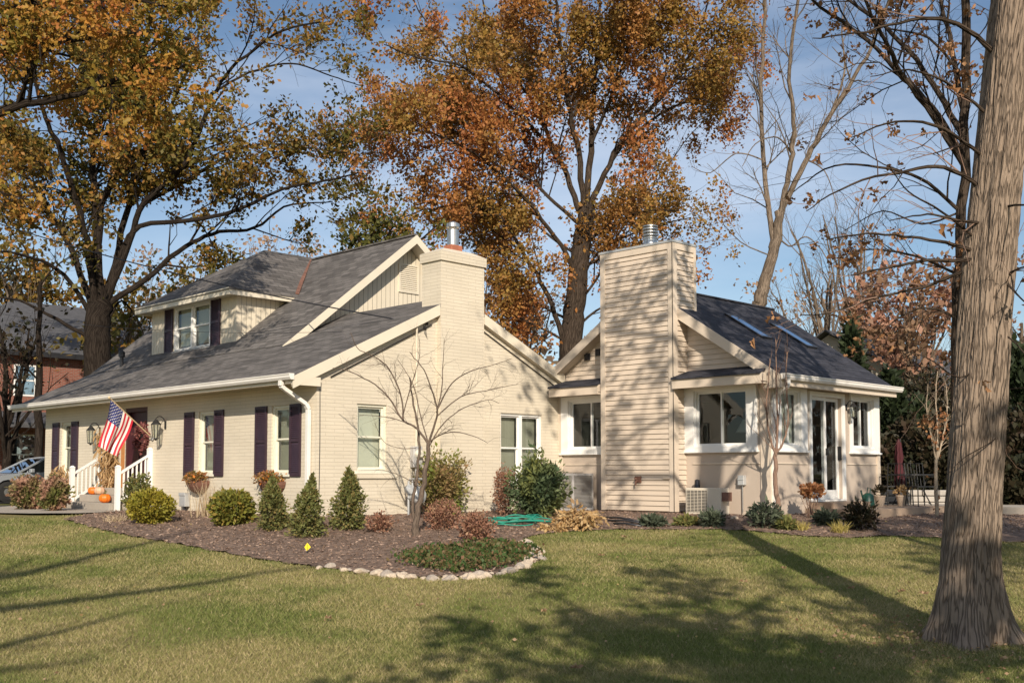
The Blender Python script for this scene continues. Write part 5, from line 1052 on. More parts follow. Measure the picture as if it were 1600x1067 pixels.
while s_<seg[-1]:
    for row in range(2):
        if row and rng.random()<.45: continue
        i=int(np.searchsorted(seg,min(s_+rng.normal()*.03,seg[-1]-1e-3))); p=E3[min(i,399)]; sz=rng.uniform(.04,.10); o=bpy.data.objects.new('stone',RM[(cnt*5+cnt//7)%12]); COL.objects.link(o)
        q=p[:2]+rng.normal(size=2)*.035+(np.array([.08,.08]) if row else 0); o.location=(q[0],q[1],float(gz(*q))+sz*.28); o.scale=(sz*rng.uniform(.9,1.4),sz*rng.uniform(.9,1.3),sz*rng.uniform(.8,1.1)); o.rotation_euler=(rng.normal()*.3,rng.normal()*.3,rng.random()*6)
        tag(o,{'stone_cream':'pale cream','stone_grey':'greyish','stone_tan':'tan brown'}[o.data.materials[0].name]+' stone in the curved border between mulch bed and lawn','stone','border stones'); cnt+=1
    s_+=rng.uniform(.10,.17)
for (px,py,lab) in ((1165,806,'pale stone left of the blue green plant at the sunroom corner'),(1148,812,'small white stone beside the heat pump plant'),(1480,797,'pale stone left of the massive trunk')):
    p=GP(px,py); o=bpy.data.objects.new('stone',RM[(cnt*5+cnt//7)%12]); cnt+=1; COL.objects.link(o); o.location=(p[0],p[1],p[2]+.03); o.scale=(.11,.08,.08); tag(o,lab,'stone')
# ================================================================ SMALL OBJECTS
# front steps
st=thing('front_steps','concrete front steps with white wooden stair rails below the front door','steps',(-.5,7.95,0))
for k,(x0,h) in enumerate(((-.98,.17),(-.66,.34),(-.34,.51))):
    mb=MB(); mb.box(x0,-.01-.001*k,6.78,9.12,(-.1 if k==0 else h-.17),h); mb.build('step','concrete',st,bevel=.008)
for y in (6.7,9.2):
    mb=MB(); mb.bar((-.78,y,.86),(-.05,y,1.30),.07,.05); mb.bar((-.78,y,.22),(-.05,y,.66),.045,.05); rl=mb.build('stair_rail','white_paint',st)
    for x,z0,z1 in ((-.82,-.02,1.0),(-.05,.4,1.42)):
        mb=MB(); mb.box(x-.05,x+.05,y-.05,y+.05,z0,z1); mb.hexa([(x-.06,y-.06,z1),(x+.06,y-.06,z1),(x+.06,y+.06,z1),(x-.06,y+.06,z1),(x-.02,y-.02,z1+.05),(x+.02,y-.02,z1+.05),(x+.02,y+.02,z1+.05),(x-.02,y+.02,z1+.05)]); mb.build('post','white_paint',rl)
    for k in range(6):
        x=-.68+.105*k; t=(x+.78)/.73; mb=MB(); mb.box(x-.015,x+.015,y-.017,y+.017,.23+.44*t,.86+.44*t); mb.build('baluster','white_paint',rl)
def pumpkin(label,c,r,m='pumpkin'):
    t=thing('pumpkin',label,'pumpkin',c,'pumpkins on the front steps'); n=40; V=[];F=[]
    ph=np.linspace(-1.5,1.5,15); th=np.arange(n)*2*math.pi/n
    for p in ph:
        for a in th: k=r*math.cos(p)**.8*(1-.10*abs(math.cos(a*4.5))**3); V.append((c[0]+k*math.cos(a),c[1]+k*math.sin(a),c[2]+r*.78+r*.78*math.sin(p)-(.1*r if p>1.2 else 0)))
    V=np.array(V); F=[(i*n+j,i*n+(j+1)%n,(i+1)*n+(j+1)%n,(i+1)*n+j) for i in range(14) for j in range(n)]
    quads('flesh',m,V,F,t,smooth=True); mb=MB(); mb.tube([(c[0],c[1],c[2]+1.4*r),(c[0]+.05*r,c[1],c[2]+1.7*r),(c[0]+.25*r,c[1],c[2]+1.95*r)],[.16*r,.1*r,.12*r],7); mb.build('stalk','stem_green',t)
pumpkin('orange pumpkin on the middle step, left one of the touching pair',(-.50,8.72,.34),.125); pumpkin('orange pumpkin behind the pair on the top step',(-.2,8.6,.51),.12); pumpkin('pale pinkish pumpkin right of the orange ones on the step',(-.5,8.35,.34),.13,'pumpkin_pale'); pumpkin('orange pumpkin alone on the lowest step by the right rail post',(-.82,7.35,.17),.14)
def husks(label,base,h,n,spread,cat='corn stalks'):
    t=thing('corn_stalk_bundle',label,cat,base); T_=Tubes(); A=[]
    for i in range(16):
        a=rng.random()*6.28; q=rng.random()*spread*.5; p=path([base[0]+math.cos(a)*q,base[1]+math.sin(a)*q,base[2]],np.array([math.cos(a)*.12,math.sin(a)*.12,1]),h*rng.uniform(.8,1.1),6,.05); T_.add(p,np.full(len(p),.012),5); A.append(p)
    T_.build('stalks','corn_husk',t); A=np.repeat(np.concatenate(A),n,0); P=A+rng.normal(size=A.shape)*spread*.25; V,F=leaf_arrays(P,.035,5,np.stack([rng.normal(size=len(P))*.5,rng.normal(size=len(P))*.5,-np.ones(len(P))],1),.35); quads('husks','corn_husk',V,F,t)
husks('tall bundle of dry corn stalks tied beside the front door, above the pumpkins',(-.22,8.55,.5),1.3,9,.22)
husks('short bundle of dry corn stalks outside the left stair rail',(-.95,9.6,0),.95,6,.25)
t=thing('straw_bale','low straw bale with dried flowers at the foot of the left stair rail','straw bale',(-1.3,10.1,0)); mb=MB(); mb.box(-1.6,-1.1,9.7,10.5,0,.28); mb.build('bale','straw',t,bevel=.04)
V,F=foliage_blob(np.array([-1.3,10.1,.25]),.35,.4,.35,500,.05,'ball',.3,.2,3); quads('dried_flowers','red_brown',V,F,t)
# wreath
t=thing('wreath','round wreath of pink and brown leaves hanging on the dark front door','wreath',(-.02,7.15,1.75)); a=rng.random(900)*6.283; rr=.27+rng.normal(size=900)*.045
V,F=leaf_arrays(np.stack([-.06+rng.normal(size=900)*.025+.02,7.15+rr*np.cos(a),1.72+rr*np.sin(a)],1),.04,1.6); quads('leaves','wreath_leaf',V,F,t)
mb=MB(); mb.tube([(-.02,7.15+.27*math.cos(q),1.72+.27*math.sin(q)) for q in np.linspace(0,6.283,25)],.02,6,cap=False); mb.build('hoop','bark_twig',t)
# flag
pole0=np.array([-.02,6.62,1.68]); tip=np.array([-1.25,6.28,2.56]); t=thing('flag','American flag hanging from a slanted wooden pole beside the front door','flag',pole0)
mb=MB(); mb.tube([pole0,tip],.014,8); mb.lathe(tip,[(.0,-.02),(.03,0),(.03,.03),(.0,.05)],10,ax=unit(tip-pole0)); mb.build('pole','wood_pole',t)
mb=MB(); mb.lathe(pole0,[(.05,-.01),(.05,.01),(.025,.03),(.025,.12)],10,ax=unit(tip-pole0)); mb.build('bracket','galvanised',t)
pd=unit(pole0-tip); Hh,Fl=.80,1.12; fdir=unit(np.array([-.12,.20,-1.0])); nrm=unit(np.cross(pd,fdir))
def cloth(s,f):
    "s 0..1 along hoist from tip, f 0..1 along fly"
    base=tip+pd*(.04+Hh*s*(1-.28*f)); w=.055*f*math.sin(s*9+f*2.2)+.03*f*math.sin(s*17-f*3)
    return base+fdir*Fl*f*(1-.10*s)+nrm*w+pd*.03*math.sin(f*5)
NS,NF=39,40; V=np.array([cloth(i/NS,j/NF) for i in range(NS+1) for j in range(NF+1)]); mb=MB(); mb.v=[tuple(v) for v in V]
for i in range(NS):
    for j in range(NF):
        a=i*(NF+1)+j; st_=i//3; m_=2 if (st_<7 and j<16) else (0 if st_%2==0 else 1); mb.f.append((a,a+1,a+NF+2,a+NF+1)); mb.mi.append(m_)
fc=mb.build('cloth',['flag_red','flag_white','flag_blue'],t,smooth=True)
mb=MB()
for r_ in range(9):
    for c_ in range(11):
        if (r_+c_)%2: continue
        s0=(r_+.9)/10*7/13; f0=(c_+.9)/12*.4; o=cloth(s0,f0); du=unit(cloth(s0+.01,f0)-o); dv=unit(cloth(s0,f0+.01)-o); n_=np.cross(du,dv)
        for sg in (1,-1): mb.poly([o+n_*.004*sg+(du*math.cos(q)+dv*math.sin(q))*(.019 if k%2==0 else .008) for k,q in enumerate(np.arange(10)*math.pi/5)])
mb.build('stars','flag_white',fc)
# wall baskets
for (yc,lab) in ((4.38,'half round hanging basket of faded flowers below the shuttered window nearer the steps'),(1.42,'half round hanging basket with orange blooms below the window at the downspout')):
    t=thing('wall_basket',lab,'planter',(-.02,yc,.5),'hanging baskets under the windows'); mb=MB(); th=np.linspace(-math.pi/2,math.pi/2,13)
    for q0,q1 in zip(np.linspace(0,1,6)[:-1],np.linspace(0,1,6)[1:]):
        for a,b in zip(th[:-1],th[1:]):
            f=lambda q,a:(-.02-.26*math.cos(a)*math.sin(.35+q*1.2),yc+.42*math.sin(a)*math.sin(.35+q*1.2),.42+.28*q**1.3); mb.poly([f(q0,a),f(q0,b),f(q1,b),f(q1,a)])
    mb.build('basket','basket',t); V,F=foliage_blob(np.array([-.14,yc,.62]),.2,.42,.26,700,.035,'ball',.3,.2,int(yc)); quads('flowers','basket_bloom',V,F,t)
t=thing('utility_box','grey utility box on the brick wall under the left hanging basket','utility box',(-.02,4.95,0)); mb=MB(); mb.box(-.14,-.005,4.82,5.08,.12,.42); mb.box(-.155,-.14,4.81,5.09,.36,.43); mb.build('cabinet','meter_grey',t,bevel=.008); mb=MB(); mb.tube([(-.07,4.95,.12),(-.07,4.95,-.15)],.03,8); mb.build('conduit','metal_dark',t)
# gas meter
g=np.array([2.12,-.42,float(gz(2.12,-.42))]); t=thing('gas_meter','grey gas meter with pipes at the foot of the gable wall by the bare tree','gas meter',g)
mb=MB(); mb.lathe((g[0],g[1]-.1,g[2]+.42),[(.05,-.12),(.15,-.1),(.17,-.05),(.17,.05),(.15,.1),(.05,.12)],20,ax=(0,1,0)); mb.box(g[0]-.11,g[0]+.11,g[1]-.2,g[1],g[2]+.42,g[2]+.62); mb.build('meter_body','meter_grey',t,bevel=.01)
mb=MB(); mb.tube([(g[0]-.16,g[1],g[2]-.05),(g[0]-.16,g[1],g[2]+.72),(g[0]-.06,g[1],g[2]+.72),(g[0]-.06,g[1],g[2]+.6)],.022,8); mb.build('inlet_pipe','meter_grey',t); mb=MB(); mb.tube([(g[0]+.06,g[1],g[2]+.6),(g[0]+.06,g[1],g[2]+.76),(g[0]+.2,g[1],g[2]+.76),(g[0]+.2,-.02,g[2]+.76)],.022,8); mb.build('outlet_pipe','meter_grey',t)
mb=MB(); mb.lathe((g[0]-.16,g[1]-.02,g[2]+.55),[(.03,-.05),(.10,-.03),(.10,.03),(.03,.05)],16,ax=(0,1,0)); mb.build('regulator','meter_grey',t,smooth=False)
t=thing('electric_meter','round electric meter with conduit on the gable wall behind the bare tree','electric meter',(2.45,-.02,1.2)); mb=MB(); mb.box(2.33,2.57,-.14,-.005,.98,1.42); mb.build('cabinet','grey_metal',t,bevel=.01); mb=MB(); mb.lathe((2.45,-.14,1.26),[(.095,0),(.095,-.05),(.06,-.1)],18,ax=(0,1,0)); mb.build('dial_glass','bulb_glass',t); mb=MB(); mb.tube([(2.45,-.07,1.42),(2.45,-.07,3.9)],.022,8); mb.build('riser_pipe','cream_paint',t); mb=MB(); mb.tube([(2.45,-.07,.98),(2.45,-.07,-.1)],.03,8); mb.build('conduit','grey_metal',t)
# condenser
t=thing('air_conditioner','square grey air conditioner condenser between the green shrub and the sided chimney','air conditioner',(6.38,-.8,0)); x0,x1,y0,y1,z0,z1=6.05,6.75,-1.22,-.42,.02,.86
mb=MB(); mb.box(x0+.02,x1-.02,y0+.02,y1-.02,z0+.04,z1-.04); mb.build('coil','grey_metal',t); mb=MB(); mb.box(x0,x1,y0,y1,z1-.05,z1); mb.box(x0,x1,y0,y1,z0,z0+.05)
for (a,b) in ((x0,y0),(x1-.04,y0),(x0,y1-.04),(x1-.04,y1-.04)): mb.box(a,a+.04,b,b+.04,z0+.05,z1-.05)
mb.build('cabinet','grey_metal',t); mb=MB()
for k in range(24): z=z0+.07+k*.03; mb.box(x0+.004,x0+.012,y0+.04,y1-.04,z,z+.012); mb.box(x0+.04,x1-.04,y0+.004,y0+.012,z,z+.012)
for k in range(4): y=y0+.12+k*.18; mb.box(x0-.002,x0+.003,y,y+.02,z0+.05,z1-.05)
mb.build('grille','galvanised',t); mb=MB(); c=((x0+x1)/2,(y0+y1)/2,z1)
for r_ in (.1,.17,.24,.3): mb.tube([(c[0]+r_*math.cos(q),c[1]+r_*math.sin(q),z1+.015) for q in np.linspace(0,6.283,25)],.006,4,cap=False)
mb.build('fan_guard','metal_dark',t)
# heat pump
t=thing('heat_pump_unit','low beige heat pump unit standing against the sunroom wall right of the sided chimney','air conditioner',(6.5,-4.5,0)); x0,x1,y0,y1,z0,z1=6.28,6.60,-4.98,-4.12,.02,.56
mb=MB(); mb.box(x0,x1,y0,y1,z0,z1); mb.build('cabinet','beige_metal',t,bevel=.012); mb=MB(); mb.box(x0-.012,x0-.002,y0+.33,y1-.05,z0+.06,z1-.05); mb.build('fan_opening','metal_dark',t)
mb=MB()
for k in range(15): z=z0+.07+k*.03; mb.box(x0-.022,x0-.014,y0+.32,y1-.04,z,z+.01)
for k in range(6): y=y0+.35+k*.09; mb.box(x0-.026,x0-.022,y,y+.008,z0+.06,z1-.05)
mb.build('fan_grille','beige_metal',t); mb=MB(); mb.box(x0+.02,x0+.06,y0+.05,y0+.1,z0-.1,z0); mb.box(x0+.02,x0+.06,y1-.1,y1-.05,z0-.1,z0); mb.build('feet','metal_dark',t)
mb=MB(); mb.box(x0+.05,x0+.2,y0-.14,y0,z0+.28,z0+.46); mb.build('valve_cover','copper',t)
t=thing('utility_box','small grey disconnect box with a thin conduit on the sunroom wall above the heat pump','utility box',(6.9,-5.05,.7)); mb=MB(); mb.box(6.84,6.948,-5.16,-5.02,.62,.82); mb.box(6.83,6.84,-5.165,-5.015,.72,.74); mb.build('cabinet','meter_grey',t,bevel=.01); mb=MB(); mb.tube([(6.91,-5.09,.62),(6.91,-5.09,-.05)],.013,7); mb.build('conduit','galvanised',t); 
mb=MB(); mb.lathe((6.80,-4.05,.0),[(.06,0),(.07,.5),(.05,.72),(.0,.74)],12); tag(mb.build('refrigerant_line_cover','metal_dark',smooth=True,loc=(6.8,-4.05,0)),'dark upright pipe cover behind the left end of the heat pump','pipe')
# garden hose
p=GP(811,822); t=Tubes(); pts=[]
for k in range(420):
    a=k*.115; lp=int(a/6.283); ra=.34+.2*math.sin(a*.31)+.07*math.sin(a*.77); pts.append((p[0]+.06*math.sin(lp*3.)+(ra+.15)*math.cos(a)*.75+ (ra*.62)*math.sin(a)*.3,p[1]+.06*math.cos(lp*2.)-(ra+.1)*math.cos(a)*.55+ra*.8*math.sin(a)*.6,0))
pts=np.array(pts); pts[:,2]=gz(pts[:,0],pts[:,1])+.03+.06*(1+np.sin(np.arange(420)*.043+1))+.02*np.sin(np.arange(420)*.31)+.0002*np.arange(420); t.add(pts,np.full(420,.012),6)
r=thing('garden_hose','coiled green garden hose lying on the mulch left of the withered hostas','garden hose',p); t.build('coil','hose_green',r)
for k,(a,b,lab) in enumerate((((945,812),(1000,818),'grey pipe on the mulch before the sided chimney, the rear one'),((950,817),(1010,822),'grey pipe on the mulch before the sided chimney, the middle one'),((958,822),(1002,826),'grey pipe on the mulch before the sided chimney, nearest the lawn'))):
    p,q=GP(*a),GP(*b); p[2]+=.05;q[2]+=.05; mb=MB(); mb.tube([p,(p+q)/2+[0,.05,.03],q],.02,8); tag(mb.build('loose_pipe','metal_dark',smooth=True,loc=p),lab,'pipe','loose pipes by the chimney')
# yellow marker flag
p=GP(480,868); t=thing('marker_flag','small yellow marker flag on a wire in the mulch near the lawn edge','marker flag',p); mb=MB(); mb.tube([p,p+[0,0,.17]],.003,5); mb.build('wire','metal_dark',t)
mb=MB(); u=np.array([s2,-s2,0]); c=p+[0,0,.13]; mb.poly([c+u*-.045+[0,0,.0],c+[0,.01,-.06],c+u*.045+[.01,0,.0],c+[0,0,.065]]); mb.build('flag','marker_yellow',t)
# fallen leaves
FL=[(975,843,.10,'pale tan leaf on the lawn just below the sided chimney'),(940,873,.09,'yellowish leaf on the lawn right of the stone border'),(900,1053,.11,'large curled tan leaf near the bottom edge of the lawn'),(513,973,.07,'small pale leaf on the open lawn below the yellow marker'),(655,953,.07,'small pale leaf on the lawn left of the crown shadow'),(1163,915,.08,'brown leaf in the middle of the right lawn'),(850,962,.07,'brown leaf inside the crown shadow'),(1408,930,.08,'pale leaf right of the long trunk shadow'),(1330,925,.08,'pale leaf beside the long trunk shadow'),(1225,893,.06,'small pale leaf left of the long trunk shadow'),(1445,934,.08,'pale leaf close to the left foot of the massive trunk')]
for px,py,s_,lab in FL:
    p=GP(px,py)+[0,0,.05]; V,F=[],[]; mb=MB(); a0=rng.random()*6; out=[]
    for k in range(14): a=a0+k/14*6.283; r_=s_*(.95 if k%2==0 else .5)*(1.25 if k in(0,7) else .8); out.append(p+[r_*math.cos(a)*.8,r_*math.sin(a)*.8,.02*math.sin(k*1.7)+.015])
    for k in range(14): mb.poly([p,out[k],out[(k+1)%14]])
    tag(mb.build('fallen_leaf','litter',loc=p),lab,'leaf','large fallen leaves on the lawn')
n=1500; r_=rng.uniform(-9,9,n); f_=rng.uniform(8.5,23,n); x=CAM[0]+s2*(r_+f_); y=CAM[1]+s2*(f_-r_); k=house_dist(x,y)>.1; x=x[k];y=y[k]
k=rng.random(len(x))<np.where(inside(x,y),1.,.5); x=x[k];y=y[k]
gx,gy=gt[0]+rng.normal(size=900)*.8,gt[1]+rng.normal(size=900)*.8; x=np.concatenate([x,gx]);y=np.concatenate([y,gy])
V,F=leaf_arrays(np.stack([x,y,gz(x,y)+.035],1),.022,1.4,np.stack([rng.normal(size=len(x)),rng.normal(size=len(x)),np.zeros(len(x))],1),.2); tag(quads('leaf_litter','litter',V,F),'small dry leaves scattered over the lawn and mulch','fallen leaves',kind='stuff')
# ================================================================ PATIO
def PT(px,py,F,z=.13): p=np.array(at(px,py,F)); p[2]=z; return p
p=PT(1404,780,26); t=thing('patio_umbrella','closed dark red patio umbrella standing right of the sunroom','umbrella',p); mb=MB(); mb.lathe(p,[(.22,0),(.22,.06),(.03,.08)],16); mb.build('base','black_iron',t); mb=MB(); mb.tube([p,p+[.05,-.05,1.55]],.02,8); mb.build('pole','black_iron',t)
mb=MB(); V=[]; c=p+[.02,-.02,.35]; n=24; prof=[(.04,0),(.10,.05),(.095,.4),(.06,.6),(.085,.75),(.05,1.1),(.01,1.2)]
for r_,z in prof:
    for k in range(n): a=k/n*6.283; rr=r_*(1+.3*math.cos(a*6)); V.append((c[0]+rr*math.cos(a),c[1]+rr*math.sin(a),c[2]+z))
quads('canopy','umbrella_red',V,[(i*n+k,i*n+(k+1)%n,(i+1)*n+(k+1)%n,(i+1)*n+k) for i in range(len(prof)-1) for k in range(n)],t,smooth=True)
p=PT(1425,790,25.2); t=thing('patio_table','round dark metal patio table right of the red umbrella','table',p); mb=MB(); mb.lathe(p+[0,0,.68],[(.5,0),(.5,.03),(.48,.035)],28); mb.build('tabletop','black_iron',t)
for k in range(4): a=k*math.pi/2+.5; mb=MB(); mb.tube([p+[.42*math.cos(a),.42*math.sin(a),0],p+[.25*math.cos(a),.25*math.sin(a),.35],p+[.35*math.cos(a),.35*math.sin(a),.68]],.015,6); mb.build('leg','black_iron',t)
def pchair(label,p,rz):
    t=thing('patio_chair',label,'chair',p,'dark metal patio chairs'); c,s_=math.cos(rz),math.sin(rz); Q=lambda x,y,z: p+np.array([c*x-s_*y,s_*x+c*y,z])
    mb=MB(); mb.hexa([Q(-.22,-.22,.42),Q(.22,-.22,.42),Q(.22,.22,.42),Q(-.22,.22,.42),Q(-.22,-.22,.45),Q(.22,-.22,.45),Q(.22,.22,.45),Q(-.22,.22,.45)]); mb.build('seat','black_iron',t)
    mb=MB(); mb.tube([Q(-.22,.22,.43),Q(-.22,.30,.95),Q(.22,.30,.95),Q(.22,.22,.43)],.013,6)
    for k in range(5): mb.tube([Q(-.14+.07*k,.23,.45),Q(-.14+.07*k,.30,.94)],.006,4)
    mb.build('backrest','black_iron',t)
    for x in (-1,1): mb=MB(); mb.tube([Q(.22*x,-.2,.43),Q(.26*x,-.24,.65),Q(.26*x,.2,.66),Q(.22*x,.27,.7)],.012,6); mb.build('arm','black_iron',t)
    for x in (-1,1):
        for y in (-1,1): mb=MB(); mb.tube([Q(.2*x,.2*y,.43),Q(.24*x,.27*y,0)],.012,6); mb.build('leg','black_iron',t)
pchair('dark metal chair left of the patio table, beside the umbrella',PT(1396,792,25.0),2.4); pchair('dark metal chair in front of the patio table',PT(1440,795,24.3),-.6)
t=thing('stone_wall','low pale stone wall edging the patio behind the massive trunk','wall',RF(12.,26.5).tolist()+[0])
for row in range(3):
    q=0.
    while q<11:
        L=rng.uniform(.35,.7); a=RF(8.9+q,26.6-.15*q); b=RF(8.9+q+L-.02,26.6-.15*(q+L)); mb=MB() if (row==0 and q==0) else mb; mb.bar((a[0],a[1],.19+.15*row-.1),(b[0],b[1],.19+.15*row-.1),.3+.03*rng.random(),.135); q+=L
mb.build('stones','stone_wall',t,bevel=.02)
t=thing('watering_can','dark green watering can beside the sliding door','watering can',(10.3,-6.1,.13)); c=np.array([10.3,-6.1,.13]); mb=MB(); mb.lathe(c,[(.13,0),(.14,.05),(.12,.25),(.05,.30)],16); mb.tube([c+[-.1,0,.08],c+[-.25,0,.2],c+[-.32,0,.36]],.02,7); mb.build('body','green_plastic',t,smooth=True); mb=MB(); mb.tube([c+[.08,0,.26],c+[.12,0,.4],c+[0,0,.42],c+[-.05,0,.3]],.012,6); mb.build('handle','green_plastic',t)
for (x,y,lab,m,lf) in ((10.75,-6.15,'tan flower pot with a bare plant right of the green watering can','clay_tan','dark_shrub'),(11.5,-6.3,'pot with small pale flowers at the far corner of the sunroom','clay_tan','hosta_gold')):
    t=thing('flower_pot',lab,'flower pot',(x,y,.13)); mb=MB(); mb.lathe((x,y,.13),[(.08,0),(.12,.2),(.13,.205),(.13,.24),(.11,.24)],18); mb.build('pot',m,t); V,F=foliage_blob(np.array([x,y,.34]),.14,.14,.25,160,.04,'ball',.2,.2,4); quads('plant',lf,V,F,t)
# room furniture glimpsed through the windows
t=thing('floor_lamp','floor lamp with a pale tilted shade seen through the large sunroom window','lamp',(8.2,-4.4,.28)); mb=MB(); mb.lathe((8.2,-4.4,.28),[(.16,0),(.16,.02),(.015,.03),(.015,1.55)],16); mb.build('stand','black_iron',t); mb=MB(); mb.lathe((8.2,-4.4,1.75),[(.26,0),(.10,.28)],20); mb.build('lamp_shade','cream_frame',t)
t=thing('sofa','grey sofa seen dimly through the sunroom windows','sofa',(9.5,-3.2,.28)); mb=MB(); mb.box(8.6,10.6,-3.5,-2.7,.4,.75); mb.build('seat','cloth_denim',t,bevel=.04); mb=MB(); mb.box(8.6,10.6,-2.7,-2.45,.4,1.2); mb.build('backrest','cloth_denim',t,bevel=.04)
for x in (8.6,10.4): mb=MB(); mb.box(x,x+.2,-3.5,-2.7,.28,.95); mb.build('armrest','cloth_denim',t,bevel=.03)
# ================================================================ NEIGHBOURS, CAR, CABLES
nb=thing('neighbour_house','red brick two storey neighbour house with grey roof behind trees at the left edge','house',(11,39,0))
nw=Wf('y',32.); mb=MB(); nw.wall(mb,5.5,17,0,6.2,[(6.15,7.15,4.3,5.7),(9.5,10.5,4.3,5.7),(6.0,7.4,.8,2.6)],.1); mb.poly([(5.5,32,0),(5.5,47,0),(5.5,47,6.2),(5.5,32,6.2)]); mb.build('wall','red_brick',nb)
mb=MB(); slab(mb,[(5,31.5,6.25),(17.5,31.5,6.25),(14,39,9.6),(8.5,39,9.6)]); slab(mb,[(5,31.5,6.25),(8.5,39,9.6),(5,47,6.25)]); mb.build('roof','grey_roof',nb); mb=MB(); mb.box(5,17.5,31.45,31.6,6.05,6.28); mb.box(4.95,5.05,31.6,47,6.05,6.28); mb.build('gutter','metal_dark',nb)
for h in ((6.15,7.15,4.3,5.7),(9.5,10.5,4.3,5.7),(6.0,7.4,.8,2.6)):
    mb=MB(); u0,u1,z0,z1=h; nw.box(mb,u0,u0+.07,-.08,.02,z0,z1); nw.box(mb,u1-.07,u1,-.08,.02,z0,z1); nw.box(mb,u0+.07,u1-.07,-.08,.02,z1-.07,z1); nw.box(mb,u0+.07,u1-.07,-.08,.02,z0,z0+.07); nw.box(mb,u0+.07,u1-.07,-.07,.0,(z0+z1)/2-.03,(z0+z1)/2+.03); w_=mb.build('window','white_paint',nb); mb=MB(); mb.poly([nw.P(u0+.07,-.04,z0+.07),nw.P(u1-.07,-.04,z0+.07),nw.P(u1-.07,-.04,z1-.07),nw.P(u0+.07,-.04,z1-.07)]); mb.build('pane','skylight_glass',w_)
mb=MB(); slab(mb,[(3.5,28.3,2.95),(13,28.3,2.95),(13,31.9,3.6),(3.5,31.9,3.6)],.2); mb.build('porch_roof','grey_roof',nb)
for x in (3.9,8,12.6): mb=MB(); mb.box(x-.2,x+.2,28.5,28.9,0,2.8); mb.build('porch_post','stone_wall',nb)
fh=thing('neighbour_house','pale sided house with a dark roof glimpsed behind the patio shrubs','house',(30,4,0)); c=at(1425,700,52); X0,Y0=c[0],c[1]; f=Wf('y',Y0-3); mb=MB(); f.wall(mb,X0-5,X0+6,0,4.6,[(X0-1,X0+.2,2.4,3.8)],.1); g_=Wf('x',X0-5); g_.wall(mb,Y0-3,Y0+6,0,4.6,[(Y0-1,Y0+.4,2.4,3.8)],.1); mb.poly([(X0-5,Y0-3,4.6),(X0-5,Y0+6,4.6),(X0-5,Y0+1.5,7.2)]); mb.build('wall','pale_siding',fh)
mb=MB(); slab(mb,[(X0-5.4,Y0-3.6,4.4),(X0+6.4,Y0-3.6,4.4),(X0+6.4,Y0+1.5,7.4),(X0-5.4,Y0+1.5,7.4)]); slab(mb,[(X0-5.4,Y0+1.5,7.4),(X0+6.4,Y0+1.5,7.4),(X0+6.4,Y0+6.6,4.4),(X0-5.4,Y0+6.6,4.4)]); mb.build('roof','grey_roof',fh)
for w_,a,b in ((f,X0-1,X0+.2),(g_,Y0-1,Y0+.4)):
    mb=MB(); w_.box(mb,a,a+.08,-.06,.03,2.4,3.8); w_.box(mb,b-.08,b,-.06,.03,2.4,3.8); w_.box(mb,a+.08,b-.08,-.06,.03,3.72,3.8); w_.box(mb,a+.08,b-.08,-.06,.03,2.4,2.48); q=mb.build('window','white_paint',fh); mb=MB(); mb.poly([w_.P(a,-.05,2.4),w_.P(b,-.05,2.4),w_.P(b,-.05,3.8),w_.P(a,-.05,3.8)]); mb.build('pane','skylight_glass',q)
# car (heading -x), near side at y=15.3
cx,cyy=-1.0,15.3; car=thing('parked_car','silver grey sedan parked on the driveway beyond the left end of the house','car',(cx+2.2,cyy+.87,.02)); zc=.02
lower=[(0,.32),(.02,.55),(.12,.68),(.9,.80),(1.25,.86),(3.6,.90),(4.35,.86),(4.48,.7),(4.5,.35),(4.3,.25),(.15,.22)]
def arch(cxx): return [(cxx+.36*math.cos(a),.30+.36*math.sin(a)) for a in np.linspace(math.pi,0,9)]
outl=[(0,.32),(.02,.55),(.12,.68),(.5,.75),(.95,.81),(1.3,.86),(3.6,.91),(4.35,.88),(4.48,.7),(4.5,.35),(4.35,.24),(3.96,.24)]+arch(3.6)[::-1]+[(3.24,.22),(1.26,.22)]+arch(.9)[::-1]+[(.54,.22),(.15,.22)]
mb=MB(); W_=1.74; n=len(outl)
def yo(z,side): b=.0+.05*abs(z-.55); return cyy+b if side==0 else cyy+W_-b
L0=[(cx+x,yo(z,0),zc+z) for x,z in outl]; L1=[(cx+x,yo(z,1),zc+z) for x,z in outl]
mb.poly(L0); mb.poly(L1[::-1])
for i in range(n): j=(i+1)%n; mb.poly([L0[i],L0[j],L1[j],L1[i]])
green=[(1.2,.86),(2.0,1.28),(2.4,1.34),(3.1,1.33),(3.9,.91)]
def gq(x,z,s): b=.05+.30*(z-.86); return (cx+x,cyy+b if s==0 else cyy+W_-b,zc+z)
mb.poly([gq(*green[1],0),gq(*green[2],0),gq(*green[3],0),gq(*green[3],1),gq(*green[2],1),gq(*green[1],1)])
for s in (0,1):
    for a,b,w in ((green[0],green[1],.05),(green[1],green[2],.04),(green[2],green[3],.04),(green[3],green[4],.06),((2.45,.87),(2.42,1.34),.06)): mb.bar(gq(*a,s),gq(*b,s),.05,w)
body=mb.build('body','car_paint',car)
mb=MB(); mb.poly([gq(*green[0],0),gq(*green[1],0),gq(*green[1],1),gq(*green[0],1)]); mb.build('windshield','car_glass',car); mb=MB(); mb.poly([gq(*green[3],0),gq(*green[4],0),gq(*green[4],1),gq(*green[3],1)]); mb.build('rear_window','car_glass',car)
for s in (0,1): mb=MB(); mb.poly([gq(x,z,s) for x,z in green]); mb.build('side_window','car_glass',car)
